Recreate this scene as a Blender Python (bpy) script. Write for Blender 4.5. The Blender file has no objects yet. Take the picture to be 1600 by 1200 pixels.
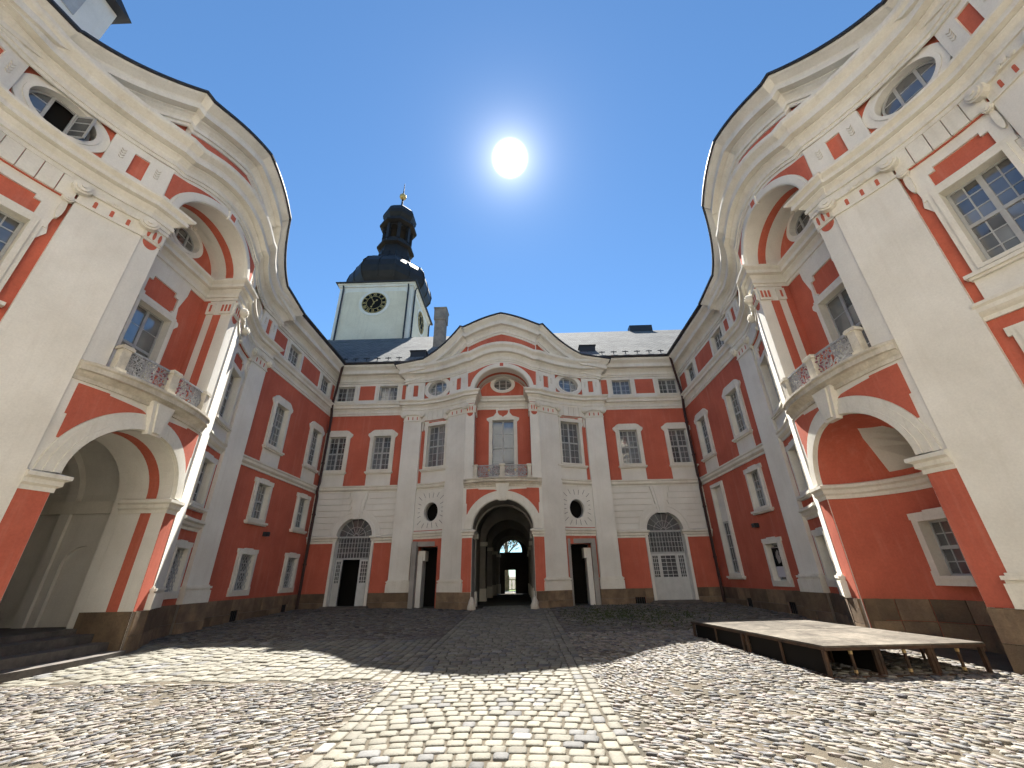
import bpy, math, random
import numpy as np
from mathutils import Vector, Matrix
from mathutils.geometry import delaunay_2d_cdt
random.seed(7); rng = np.random.default_rng(11)
PI = math.pi; R = math.radians
scn = bpy.context.scene; COL = scn.collection

# ------------------------------------------------------------------ camera
PITCH, ROLL, YAW = R(25.194), R(-1.0646), R(1.043)
cam = bpy.data.cameras.new('camera'); cam.sensor_width = 36; cam.lens = 638.31/1600*36
cam.clip_start = 0.05; cam.clip_end = 3000
camo = bpy.data.objects.new('camera', cam); COL.objects.link(camo); scn.camera = camo
rt = Vector((1,0,0)); up = Vector((0,-math.sin(PITCH),math.cos(PITCH))); fw = Vector((0,math.cos(PITCH),math.sin(PITCH)))
rt, up = math.cos(ROLL)*rt+math.sin(ROLL)*up, -math.sin(ROLL)*rt+math.cos(ROLL)*up
M = Matrix((rt, up, -fw)).transposed().to_4x4()
camo.matrix_world = Matrix.Translation((0,0,1.6)) @ Matrix.Rotation(YAW,4,'Z') @ M

# ------------------------------------------------------------------ sky, sun, exposure
SUN_EL, SUN_AZ = R(54.1), R(-0.6)
sd = Vector((math.sin(SUN_AZ)*math.cos(SUN_EL), math.cos(SUN_AZ)*math.cos(SUN_EL), math.sin(SUN_EL)))
w = bpy.data.worlds.new('World'); scn.world = w; w.use_nodes = True
nt = w.node_tree; bg = nt.nodes['Background']
sky = nt.nodes.new('ShaderNodeTexSky'); sky.sky_type = 'NISHITA'; sky.sun_disc = False
sky.sun_elevation = SUN_EL; sky.sun_rotation = SUN_AZ; sky.altitude = 400; sky.air_density = 1.0; sky.dust_density = 0.0; sky.ozone_density = 6.0
# the sun itself stands in the picture: its disc and the bright air close around it
geo = nt.nodes.new('ShaderNodeNewGeometry')
dot = nt.nodes.new('ShaderNodeVectorMath'); dot.operation = 'DOT_PRODUCT'
tc = nt.nodes.new('ShaderNodeTexCoord'); nt.links.new(tc.outputs['Generated'], dot.inputs[0]); dot.inputs[1].default_value = sd
def wmath(op, a, b=None, c=None):
    n = nt.nodes.new('ShaderNodeMath'); n.operation = op
    for i, v in enumerate((a, b, c)):
        if v is None: continue
        if isinstance(v, (int, float)): n.inputs[i].default_value = v
        else: nt.links.new(v, n.inputs[i])
    return n.outputs[0]
dp = wmath('MAXIMUM', dot.outputs['Value'], 0.0)
ang = wmath('ARCCOSINE', wmath('MINIMUM', dp, 1.0))
disc = wmath('MULTIPLY', wmath('SUBTRACT', 1.0, wmath('SMOOTH_MIN', wmath('DIVIDE', ang, R(2.05)), 1.0, 0.2)), 130.0)
halo = wmath('ADD', wmath('MULTIPLY', wmath('POWER', 2.718, wmath('MULTIPLY', ang, -30.0)), 8.0), wmath('MULTIPLY', wmath('POWER', 2.718, wmath('MULTIPLY', ang, -8.0)), 0.7))
glow = wmath('ADD', wmath('MAXIMUM', disc, 0.0), halo)
mixc = nt.nodes.new('ShaderNodeVectorMath'); mixc.operation = 'ADD'
sc = nt.nodes.new('ShaderNodeVectorMath'); sc.operation = 'SCALE'; sc.inputs[0].default_value = (1.0,0.97,0.9)
nt.links.new(glow, sc.inputs['Scale'])
tint = nt.nodes.new('ShaderNodeVectorMath'); tint.operation = 'MULTIPLY'; tint.inputs[1].default_value = (0.76,0.94,0.96)
nt.links.new(sky.outputs[0], tint.inputs[0]); nt.links.new(tint.outputs[0], mixc.inputs[0]); nt.links.new(sc.outputs[0], mixc.inputs[1])
nt.links.new(mixc.outputs[0], bg.inputs[0]); bg.inputs[1].default_value = 0.05
sl = bpy.data.lights.new('sun', 'SUN'); sl.energy = 5.0; sl.angle = R(0.53); sl.color = (1,0.95,0.87)
so = bpy.data.objects.new('sun', sl); COL.objects.link(so); so.location = (0,10,30)
so.rotation_euler = (-sd).to_track_quat('-Z','Y').to_euler()
vs = scn.view_settings; vs.view_transform = 'Standard'; vs.look = 'None'; vs.gamma = 1; vs.use_curve_mapping = False
vs.exposure = 2.03
try:
    scn.cycles.max_bounces = 5; scn.cycles.diffuse_bounces = 4; scn.cycles.use_adaptive_sampling = True; scn.cycles.adaptive_threshold = 0.03; scn.cycles.glossy_bounces = 2; scn.cycles.transmission_bounces = 0
except Exception: pass

# ------------------------------------------------------------------ materials
def mat(name, base, rough=0.8, var=None, vscale=3.0, fine=0.0, fscale=40.0, bump=0.0, bscale=60.0, metal=0.0, spec=0.3,
        objrand=0.0, blotch=0.0, streak=None, stcol=(0.2,0.18,0.15), attr=None, hue=None):
    m = bpy.data.materials.new(name); m.use_nodes = True
    n = m.node_tree; b = n.nodes['Principled BSDF']; L = n.links
    b.inputs['Roughness'].default_value = rough; b.inputs['Metallic'].default_value = metal
    b.inputs['Specular IOR Level'].default_value = spec
    tc = n.nodes.new('ShaderNodeTexCoord'); co = tc.outputs['Object']
    oi = None
    if objrand or hue:
        oi = n.nodes.new('ShaderNodeObjectInfo')
        va = n.nodes.new('ShaderNodeVectorMath'); va.operation = 'ADD'
        cmb = n.nodes.new('ShaderNodeMath'); cmb.operation = 'MULTIPLY'; cmb.inputs[1].default_value = 37.0
        L.new(oi.outputs['Random'], cmb.inputs[0]); L.new(co, va.inputs[0]); L.new(cmb.outputs[0], va.inputs[1]); co = va.outputs[0]
    if attr:
        at = n.nodes.new('ShaderNodeAttribute'); at.attribute_name = attr; col = at.outputs['Color']
    else:
        rgb = n.nodes.new('ShaderNodeRGB'); rgb.outputs[0].default_value = (*base,1); col = rgb.outputs[0]
    def noise(scale, detail=3, rgh=0.6):
        t = n.nodes.new('ShaderNodeTexNoise'); t.inputs['Scale'].default_value = scale; t.inputs['Detail'].default_value = detail
        t.inputs['Roughness'].default_value = rgh; L.new(co, t.inputs['Vector']); return t.outputs['Fac']
    def ramp(f, a, b2):
        mr = n.nodes.new('ShaderNodeMapRange'); mr.inputs[1].default_value = a; mr.inputs[2].default_value = b2; L.new(f, mr.inputs[0]); return mr.outputs[0]
    def mix(f, a, b2, kind='MIX'):
        mx = n.nodes.new('ShaderNodeMix'); mx.data_type = 'RGBA'; mx.blend_type = kind
        for s, v in ((mx.inputs[0], f), (mx.inputs[6], a), (mx.inputs[7], b2)):
            if isinstance(v, (int, float)): s.default_value = v
            elif isinstance(v, tuple): s.default_value = (*v,1)
            else: L.new(v, s)
        return mx.outputs[2]
    if hue:
        rr = n.nodes.new('ShaderNodeValToRGB'); els = rr.color_ramp.elements
        for i, c in enumerate(hue):
            e = els[i] if i < 2 else els.new(0.5)
            e.position = i/(len(hue)-1); e.color = (*c,1)
        L.new(oi.outputs['Random'], rr.inputs[0]); col = rr.outputs[0]
    if var: col = mix(ramp(noise(vscale), .35, .7), col, var)
    if fine: col = mix(fine, col, mix(ramp(noise(fscale, 4, .7), .25, .75), (0.35,0.35,0.35), (1.5,1.5,1.5)), 'MULTIPLY')
    if blotch: col = mix(1.0, col, mix(ramp(noise(.55, 5, .7), .3, .72), (1-blotch,)*3, (1+blotch*.6,)*3), 'MULTIPLY')
    if streak:
        mp = n.nodes.new('ShaderNodeMapping'); mp.inputs['Scale'].default_value = (2.2,2.2,0.16); L.new(co, mp.inputs[0])
        t = n.nodes.new('ShaderNodeTexNoise'); t.inputs['Scale'].default_value = 2.5; t.inputs['Detail'].default_value = 4; t.inputs['Roughness'].default_value = .7
        L.new(mp.outputs[0], t.inputs['Vector'])
        f = ramp(t.outputs['Fac'], .52, .8)
        mm = n.nodes.new('ShaderNodeMath'); mm.operation = 'MULTIPLY'; mm.inputs[1].default_value = streak; L.new(f, mm.inputs[0])
        col = mix(mm.outputs[0], col, stcol)
    if objrand:
        hs = n.nodes.new('ShaderNodeHueSaturation'); mr = n.nodes.new('ShaderNodeMapRange')
        mr.inputs[3].default_value = 1-objrand; mr.inputs[4].default_value = 1+objrand
        L.new(oi.outputs['Random'], mr.inputs[0]); L.new(mr.outputs[0], hs.inputs['Value']); L.new(col, hs.inputs['Color']); col = hs.outputs[0]
    L.new(col, b.inputs['Base Color'])
    if bump:
        bn = n.nodes.new('ShaderNodeBump'); bn.inputs['Strength'].default_value = bump; bn.inputs['Distance'].default_value = 0.02
        L.new(noise(bscale, 3, .65), bn.inputs['Height']); L.new(bn.outputs[0], b.inputs['Normal'])
    return m
WHITE = mat('plaster_white', (.735,.715,.65), .9, (.67,.645,.575), .9, .12, 30, blotch=.10, streak=.25, stcol=(.47,.43,.35))
TRIM  = mat('plaster_trim', (.72,.695,.615), .9, (.63,.60,.515), 1.4, .14, 25, streak=.35, stcol=(.40,.35,.27))
RED   = mat('plaster_red', (.54,.138,.084), .9, (.45,.110,.068), .8, .2, 22, blotch=.16, streak=.45, stcol=(.60,.25,.18))
STONE = mat('plinth_stone', (.22,.155,.095), .9, (.115,.082,.058), 2.0, .4, 16, .5, 18, objrand=.28, streak=.4, stcol=(.045,.038,.034))
MORT  = mat('mortar', (.24,.2,.16), .95, (.15,.13,.11), 4)
STEP  = mat('step_stone', (.13,.115,.10), .85, (.07,.064,.06), 3, .3, 20, .3, 20, objrand=.12)
BALC  = mat('weathered_stone', (.64,.60,.51), .9, (.44,.40,.32), 2.5, .25, 25, .3, 30, streak=.45, stcol=(.22,.20,.16))
FRAME = mat('window_paint', (.40,.41,.405), .55, (.33,.335,.33), 5, .1, 60)
DOORP = mat('door_paint', (.56,.57,.55), .5, (.47,.48,.46), 3, .12, 40)
IRON  = mat('wrought_iron', (.40,.41,.42), .45, (.24,.24,.25), 12, metal=.2)
DARKI = mat('dark_iron', (.03,.03,.032), .5)
GOLD  = mat('gilding', (.62,.45,.18), .5, metal=.6)
PURP  = mat('railing_flower', (.22,.07,.10), .6)
GLASS = mat('window_glass', (.07,.075,.08), .05, (.15,.155,.155), 1.1, spec=1.0, objrand=.45)
GLASS.node_tree.nodes['Principled BSDF'].inputs['IOR'].default_value = 1.75
GLASS2= mat('old_glass', (.11,.115,.115), .1, (.05,.055,.06), 2.5, spec=1.0)
FLASH = mat('roof_edge_metal', (.025,.026,.03), .45, spec=.4)
PIPE  = mat('downpipe_paint', (.045,.022,.02), .5)
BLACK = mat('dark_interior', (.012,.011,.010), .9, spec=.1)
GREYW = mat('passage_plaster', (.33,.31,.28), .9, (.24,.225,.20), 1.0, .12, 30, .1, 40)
DOMEM = mat('dome_sheet', (.016,.014,.013), .5, (.026,.022,.02), 2, spec=.3)
CREAM = mat('tower_cream', (.70,.64,.50), .9, (.62,.56,.43), .8, .15, 14, .1, 30, streak=.3, stcol=(.40,.36,.30))
WOODD = mat('dark_wood', (.035,.026,.02), .7, (.02,.015,.012), 6)
STAGEW= mat('stage_board', (.135,.12,.098), .8, (.06,.052,.043), 1.6, .7, 9, .2, 40, objrand=.2, spec=.12)
STAGEL= mat('stage_leg', (.075,.042,.025), .7, (.03,.02,.014), 6, .3, 30)
TAPE  = mat('wood_tag', (.42,.30,.14), .7)
MOSS = mat('moss', (.045,.06,.02), .9, (.03,.04,.015), 5)
GRASS = mat('grass', (.10,.16,.035), .9, (.06,.10,.02), 5)
BARK  = mat('bark', (.14,.11,.08), .95, (.06,.05,.04), 6, bump=.6, bscale=14)
LEAF  = mat('leaf', (.06,.11,.025), .7, (.04,.07,.02), 4)
PAPER = mat('poster_paper', (.55,.53,.56), .7)
EARTH = mat('earth_joint', (.052,.046,.034), .95, (.105,.086,.060), 1.3, .5, 60, .6, 80)
SETT  = mat('granite_sett', (.3,.28,.24), .75, fine=.35, fscale=35, bump=.3, bscale=50, attr='col', spec=.35)
PEBB  = mat('river_cobble', (.3,.28,.25), .7, fine=.3, fscale=40, bump=.25, bscale=50, attr='col', spec=.35)
CHIM  = mat('chimney_render', (.30,.26,.21), .95, (.19,.165,.14), 2.5, .3, 14, .3, 12)
# roof slates: fine courses that are too far off to build one by one
def roof_mat(name, base, dark):
    m = mat(name, base, .95, dark, .7, .3, 9, spec=.02); n = m.node_tree; L = n.links; b = n.nodes['Principled BSDF']
    tcn = n.nodes.new('ShaderNodeTexCoord'); br = n.nodes.new('ShaderNodeTexBrick'); mp = n.nodes.new('ShaderNodeMapping')
    mp.inputs['Rotation'].default_value = (0,0,0)
    L.new(tcn.outputs['UV'], mp.inputs[0]); L.new(mp.outputs[0], br.inputs['Vector'])
    br.inputs['Scale'].default_value = 1.0; br.inputs['Brick Width'].default_value = .32; br.inputs['Row Height'].default_value = .24; br.inputs['Mortar Size'].default_value = .018
    br.inputs['Color1'].default_value = (.8,.8,.8,1); br.inputs['Color2'].default_value = (1.1,1.1,1.1,1); br.inputs['Mortar'].default_value = (.5,.5,.5,1)
    mx = n.nodes.new('ShaderNodeMix'); mx.data_type = 'RGBA'; mx.blend_type = 'MULTIPLY'; mx.inputs[0].default_value = 1
    src = b.inputs['Base Color'].links[0].from_socket
    L.new(src, mx.inputs[6]); L.new(br.outputs['Color'], mx.inputs[7]); L.new(mx.outputs[2], b.inputs['Base Color'])
    return m
ROOF = roof_mat('roof_slate', (.20,.205,.20), (.15,.155,.155))

# ------------------------------------------------------------------ mesh helpers
class MB:
    def __init__(s): s.v = []; s.f = []
    def add(s, v, f):
        o = len(s.v); s.v += [tuple(p) for p in v]; s.f += [tuple(i+o for i in q) for q in f]; return s
    def box(s, x0, x1, y0, y1, z0, z1):
        return s.add([(x0,y0,z0),(x1,y0,z0),(x1,y1,z0),(x0,y1,z0),(x0,y0,z1),(x1,y0,z1),(x1,y1,z1),(x0,y1,z1)],
                     [(0,3,2,1),(4,5,6,7),(0,1,5,4),(1,2,6,5),(2,3,7,6),(3,0,4,7)])
    def mesh(s, name, m, smooth=False):
        me = bpy.data.meshes.new(name); me.from_pydata(s.v, [], s.f); me.materials.append(m); me.update()
        if smooth: me.shade_smooth()
        return me
    def build(s, name, m, parent=None, smooth=False):
        return link(name, s.mesh(name, m, smooth), parent)
def link(name, me, parent=None, loc=None):
    o = bpy.data.objects.new(name, me); COL.objects.link(o)
    if parent: o.parent = parent
    if loc: o.location = loc
    return o
def tag(o, label=None, cat=None, group=None, kind=None):
    if label: o['label'] = label
    if cat: o['category'] = cat
    if group: o['group'] = group
    if kind: o['kind'] = kind
    return o
def empty(name, loc, rz=0):
    o = bpy.data.objects.new(name, None); COL.objects.link(o); o.location = loc; o.rotation_euler = (0,0,rz); return o
def inside(x, y, poly):
    c = False; j = len(poly)-1
    for i in range(len(poly)):
        xi, yi = poly[i]; xj, yj = poly[j]
        if (yi > y) != (yj > y) and x < (xj-xi)*(y-yi)/(yj-yi)+xi: c = not c
        j = i
    return c
def split(poly, du):
    out = []
    for i in range(len(poly)):
        a, b = poly[i], poly[(i+1) % len(poly)]; out.append(a)
        if du and abs(b[0]-a[0]) > 1e-6:
            lo, hi = min(a[0],b[0]), max(a[0],b[0])
            ks = [k*du for k in range(math.ceil(lo/du+1e-6), math.floor(hi/du-1e-6)+1)]
            if b[0] < a[0]: ks.reverse()
            for k in ks:
                t = (k-a[0])/(b[0]-a[0]); out.append((k, a[1]+t*(b[1]-a[1])))
    return out
def slab(mb, poly, holes, mp, o0, o1, du=None):
    """a plate cut to an outline with openings, laid on a (curved) wall face: front at o1, edges back to o0"""
    loops = [split(p, du) for p in [poly]+list(holes)]
    V = []; E = []
    for lp in loops:
        n0 = len(V); V += [Vector(p) for p in lp]; E += [(n0+i, n0+(i+1) % len(lp)) for i in range(len(lp))]
    if du:
        us = [p[0] for p in poly]; zs = [p[1] for p in poly]
        for k in range(math.ceil(min(us)/du+1e-6), math.floor(max(us)/du-1e-6)+1):
            n0 = len(V); V += [Vector((k*du, min(zs)-.01)), Vector((k*du, max(zs)+.01))]; E.append((n0, n0+1))
    vo, _, fo, _, _, _ = delaunay_2d_cdt(V, E, [], 0, 1e-5)
    fs = []
    for f in fo:
        c = [sum(vo[i][k] for i in f)/3 for k in (0,1)]
        if inside(c[0], c[1], loops[0]) and not any(inside(c[0], c[1], h) for h in loops[1:]): fs.append(tuple(f))
    used = sorted({i for f in fs for i in f}); ix = {i: k for k, i in enumerate(used)}
    mb.add([mp(vo[i][0], vo[i][1], o1) for i in used], [tuple(ix[i] for i in f) for f in fs])
    if o0 != o1:
        for lp in loops:
            n = len(lp)
            mb.add([mp(p[0], p[1], o1) for p in lp]+[mp(p[0], p[1], o0) for p in lp],
                   [(i, n+i, n+(i+1) % n, (i+1) % n) for i in range(n)])
    return mb
def rect(u0, u1, z0, z1): return [(u0,z0),(u1,z0),(u1,z1),(u0,z1)]
def ellipse(u, z, a, b, n=28, t0=0, t1=2*PI, end=False):
    return [(u+a*math.cos(t0+(t1-t0)*i/n), z+b*math.sin(t0+(t1-t0)*i/n)) for i in range(n+(1 if end else 0))]
def arch(u, a, z0, zs, b, n=20):
    return [(u-a,z0),(u+a,z0)] + ellipse(u, zs, a, b, n, 0, PI, True)
def bent(mb, u0, u1, z0, z1, o0, o1, mp, n=1):
    v = []
    for i in range(n+1):
        u = u0+(u1-u0)*i/n
        v += [mp(u,z0,o0), mp(u,z0,o1), mp(u,z1,o1), mp(u,z1,o0)]
    f = [(0,3,2,1), (4*n,4*n+1,4*n+2,4*n+3)]
    for i in range(n):
        a = 4*i
        for k in range(4): f.append((a+k, a+(k+1) % 4, a+4+(k+1) % 4, a+4+k))
    return mb.add(v, f)
def sweep(mb, path, prof, zf=None, closed=False, sf=None):
    """a moulding: the profile (offset, height) run along a plan line (u, d) with mitred corners"""
    n = len(path); k = len(prof); V = []
    for i in range(n):
        def nrm(a, b):
            t = (b[0]-a[0], b[1]-a[1]); l = math.hypot(*t) or 1; return (-t[1]/l, t[0]/l)
        if closed: n0, n1 = nrm(path[i-1], path[i]), nrm(path[i], path[(i+1) % n])
        else:
            n1 = nrm(path[i], path[i+1]) if i < n-1 else nrm(path[i-1], path[i])
            n0 = nrm(path[i-1], path[i]) if i > 0 else n1
        c = 1+n0[0]*n1[0]+n0[1]*n1[1]; c = max(c, .35)
        m = ((n0[0]+n1[0])/c, (n0[1]+n1[1])/c); dz = zf[i] if zf else 0
        g = sf[i] if sf else 1; V += [(path[i][0]+m[0]*o*g, -(path[i][1]+m[1]*o*g), z+dz) for o, z in prof]
    F = []
    for i in range(n if closed else n-1):
        a, b = i*k, ((i+1) % n)*k
        F += [(a+j, b+j, b+j+1, a+j+1) for j in range(k-1)]
    if not closed: F += [tuple(range(k))[::-1], tuple((n-1)*k+j for j in range(k))]
    return mb.add(V, F)
def tube(mb, pts, r, n=5):
    V = []; pts = [Vector(p) for p in pts]
    for i, p in enumerate(pts):
        t = (pts[min(i+1,len(pts)-1)]-pts[max(i-1,0)]).normalized()
        a = t.cross(Vector((.13,.21,.97))).normalized(); b = t.cross(a)
        V += [p+r*(math.cos(2*PI*k/n)*a+math.sin(2*PI*k/n)*b) for k in range(n)]
    F = [(i*n+k, i*n+(k+1) % n, (i+1)*n+(k+1) % n, (i+1)*n+k) for i in range(len(pts)-1) for k in range(n)]
    F += [tuple(range(n))[::-1], tuple((len(pts)-1)*n+k for k in range(n))]
    return mb.add(V, F)
def lathe(mb, prof, cx, cy, n=8, rot=PI/8):
    V = []
    for r, z in prof: V += [(cx+r*math.cos(rot+2*PI*k/n), cy+r*math.sin(rot+2*PI*k/n), z) for k in range(n)]
    F = [(i*n+k, i*n+(k+1) % n, (i+1)*n+(k+1) % n, (i+1)*n+k) for i in range(len(prof)-1) for k in range(n)]
    F += [tuple(range(n))[::-1], tuple((len(prof)-1)*n+k for k in range(n))]
    return mb.add(V, F)

# ------------------------------------------------------------------ ground level
def gz(y):
    if y < 0: return 0.0
    if y < 20.4: return .0212*y
    if y < 42: return .4325-(y-20.4)*.0103
    return .21

# ------------------------------------------------------------------ plan of the wings
BACK_Y, LEFT_X, RIGHT_X = 20.349, -10.178, 8.79
CX, CL, CR = -.863, 8.81, 8.906
US = 1.8; PO0, PO1 = 4.27, 5.2; PI0, PI1 = 1.735, 2.75
def qd(u): t = 4.25-abs(u); return .3+.183*t+.1*t*t
def cd(u): return 1.6-.077*u*u
def mapF(d0=0.0): return lambda u, z, o: (u, -(d0+o), z)
mF = mapF(); mO = mapF(.18)
def mB(u, z, o):
    s = 1 if u > 0 else -1; k = -(.183+.2*(4.25-abs(u)))*s; l = math.hypot(1, k)
    d = qd(u)-.12
    return (u-k/l*o, -(d+o/l), z)
def mC(u, z, o):
    k = -.154*u; l = math.hypot(1, k); return (u-k/l*o, -(cd(u)+o/l), z)
def bayline(s, n=24): return [(s*(4.25-(4.25-US)*i/n), qd(4.25-(4.25-US)*i/n)) for i in range(n+1)]
def cline(u0, u1, n=12): return [(u0+(u1-u0)*i/n, cd(u0+(u1-u0)*i/n)) for i in range(n+1)]
LBAY = bayline(-1); RBAY = bayline(1)[::-1]
SIDEL = [(-5.25,-.02),(-5.25,.3)]+LBAY; SIDER = RBAY+[(5.25,.3),(5.25,-.02)]
FULL = SIDEL+cline(-US, US, 16)[1:-1]+SIDER

ENT = [(0,9.5),(.04,9.5),(.04,9.60),(.075,9.605),(.075,9.70),(.045,9.72),(.06,9.76),(.10,9.81),(.125,9.84),(.125,9.86),(.10,9.875),(.21,9.90),(.21,9.99),(.185,10.0),(.20,10.03),(.25,10.07),(.285,10.10),(.29,10.16),(0,10.20)]
COR = [(0,11.40),(.05,11.40),(.05,11.49),(.09,11.495),(.09,11.60),(.055,11.62),(.08,11.68),(.15,11.76),(.20,11.79),(.20,11.815),(.17,11.83),(.38,11.86),(.38,12.0),(.345,12.01),(.37,12.08),(.46,12.15),(.53,12.20),(.56,12.25),(.56,12.34),(0,12.40)]
COR2 = [(o*.82, z+.02) for o, z in COR]
UPC = [(0,-.98),(.05,-.97),(.05,-.87),(.10,-.865),(.10,-.76),(.06,-.74),(.09,-.68),(.16,-.60),(.22,-.565),(.22,-.54),(.18,-.52),(.38,-.49),(.38,-.33),(.34,-.32),(.37,-.24),(.46,-.15),(.53,-.09),(.55,-.04),(.55,0),(0,.05)]
STR = [(0,5.44),(.04,5.44),(.04,5.52),(.09,5.56),(.12,5.6),(.12,5.68),(.16,5.72),(.16,5.77),(0,5.80)]
IMP = [(0,3.14),(.03,3.14),(.03,3.22),(.08,3.26),(.08,3.34),(.14,3.38),(.14,3.45),(0,3.49)]
def lowrise(u):
    a = abs(u)
    if a >= US: return -.19+.09*max(0, (5.25-a)/(5.25-US))
    t = max(0, 1-(a/1.55)**2); return -.10+.42*t
def uplip(u):
    a = abs(u)
    if a >= 1.82:
        t = (5.35-min(a,5.35))/3.55; return 12.10+.66*t+1.20*t*t
    return 14.36-.46*(a/1.8)-.16*(a/1.8)**2

# ------------------------------------------------------------------ windows
MC = {}
def sash_mesh(wd, h, cols, rows, mid=True, bw=.022, mull=.05, tr=.5):
    key = ('sash',round(wd,2),round(h,2),cols,rows,mid,mull,tr)
    if key in MC: return MC[key]
    mb = MB(); t = .05
    for a in ((-wd/2,-wd/2+t,0,h),(wd/2-t,wd/2,0,h),(-wd/2+t,wd/2-t,0,t),(-wd/2+t,wd/2-t,h-t,h)): mb.box(a[0],a[1],-.03,.03,a[2],a[3])
    for i in range(1, cols):
        x = -wd/2+wd*i/cols; c = (i*2 == cols); b = mull/2+.015 if c else bw/2
        mb.box(x-b, x+b, -.034 if c else -.016, .016, t, h-t)
    for j in range(1, rows):
        z = h*j/rows; c = mid and abs(j/rows-tr) < .01; b = mull/2+.01 if c else bw/2
        mb.box(-wd/2+t, wd/2-t, -.038 if c else -.013, .013, z-b, z+b)
    MC[key] = mb.mesh('window_frame', FRAME); return MC[key]
def pane_mesh(wd, h, m):
    key = ('pane',round(wd,3),round(h,3),m.name)
    if key not in MC: MC[key] = MB().box(-wd/2,wd/2,-.004,.004,0,h).mesh('pane', m)
    return MC[key]
def plane_of(mp, u, o):
    a, b = Vector(mp(u-.05,0,o)), Vector(mp(u+.05,0,o)); t = b-a
    return (a+b)/2, math.atan2(t.y, t.x)
def eared(u, z0, z1, hw, kind):
    if kind == 'eared':
        L_ = [(hw+.19,z0-.12),(hw+.19,z1-.12),(hw+.24,z1-.06),(hw+.31,z1+.02),(hw+.31,z1+.12),(hw+.22,z1+.17),(hw+.10,z1+.28),(hw-.02,z1+.33)]
    elif kind == 'lug':
        L_ = [(hw+.15,z0-.10),(hw+.15,z1+.0),(hw+.20,z1+.0),(hw+.20,z1+.16),(hw*.62,z1+.16),(hw*.62,z1+.19)]
    elif kind == 'box':
        L_ = [(hw+.19,z0-.17),(hw+.19,z0+.1),(hw+.16,z0+.1),(hw+.16,z1+.04),(hw+.20,z1+.04),(hw+.20,z1+.17),(hw*.6,z1+.17),(hw*.6,z1+.2)]
    else: L_ = [(hw+.14,z0-.1),(hw+.14,z1+.14)]
    return [(u+a,b) for a, b in L_]+[(u-a,b) for a, b in L_[::-1]]
def window(wing, mp, u, z0, z1, wd, kind='eared', cols=4, rows=6, fine=False, glass=None, depth=.22, sill=True, rim=.06, du=None, name='window', tr=.5, base=0, lattice=False, panes=True):
    """surround > sash frame, panes, sill"""
    hw = wd/2; mb = MB(); hole = rect(u-hw+.012, u+hw-.012, z0+.012, z1-.012)
    if kind == 'none': bent(mb, u-hw-.03, u+hw+.03, z0-.06, z0-.002, base-depth, base+.05, mp)
    else:
        slab(mb, eared(u,z0,z1,hw,kind), [rect(u-hw-.03,u+hw+.03,z0-.03,z1+.03)], mp, base-.02, base+rim, du)
        slab(mb, rect(u-hw-.075,u+hw+.075,z0-.06,z1+.07), [hole], mp, base-depth, base+rim+.025, du)
    o = mb.build(name, TRIM if kind != 'none' else WHITE, wing)
    c, rz = plane_of(mp, u, base-depth+.07)
    wd = wd/max(.7,abs(math.cos(rz))) if abs(rz) < 1 else wd; hw = wd/2
    fr = link('window_frame', sash_mesh(wd, z1-z0, cols, rows, tr=tr), o, (c.x,c.y,z0)); fr.rotation_euler = (0,0,rz)
    g = glass or GLASS
    if panes:
        nc, nr = (cols, rows) if fine else (2 if cols % 2 == 0 else 1, 2 if rows > 3 else 1)
        pw, ph = wd/nc, (z1-z0)/nr; pm = pane_mesh(pw-.006, ph-.006, g); ca, sa = math.cos(rz), math.sin(rz)
        for i in range(nc):
            for j in range(nr):
                x = -hw+pw*(i+.5)
                p = link('pane', pm, o, (c.x+ca*x, c.y+sa*x, z0+ph*j+.003)); p.rotation_euler = (R(random.uniform(-.6,.6)),0,rz+R(random.uniform(-1.1,1.1)))
    if sill:
        sb = MB(); bent(sb, u-hw-.24, u+hw+.24, z0-.17, z0-.10, base, base+.15, mp, 3); bent(sb, u-hw-.2, u+hw+.2, z0-.22, z0-.17, base, base+.11, mp, 3)
        sb.build('sill', TRIM, o)
    if lattice:
        lb = MB(); s = .145; h = z1-z0; ca, sa = math.cos(rz), math.sin(rz); c2, _ = plane_of(mp, u, base-.03)
        def bar(a, b): tube(lb, [(c2.x+ca*a[0], c2.y+sa*a[0], z0+a[1]), (c2.x+ca*b[0], c2.y+sa*b[0], z0+b[1])], .009, 4)
        for k in range(-20, 30):
            for sg in (1,-1):
                pts = []
                for x in (-hw, hw):
                    pts.append((x, sg*1.45*x+k*s*1.45))
                (xa,ya),(xb,yb) = pts
                def clip(yv):  return xa+(yv-ya)/(yb-ya)*(xb-xa)
                if max(ya,yb) < 0 or min(ya,yb) > h: continue
                P = []
                for (x,y) in pts:
                    if y < 0: P.append((clip(0),0))
                    elif y > h: P.append((clip(h),h))
                    else: P.append((x,y))
                bar(*P)
        lb.build('grille', FRAME, o)
    return o
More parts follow.
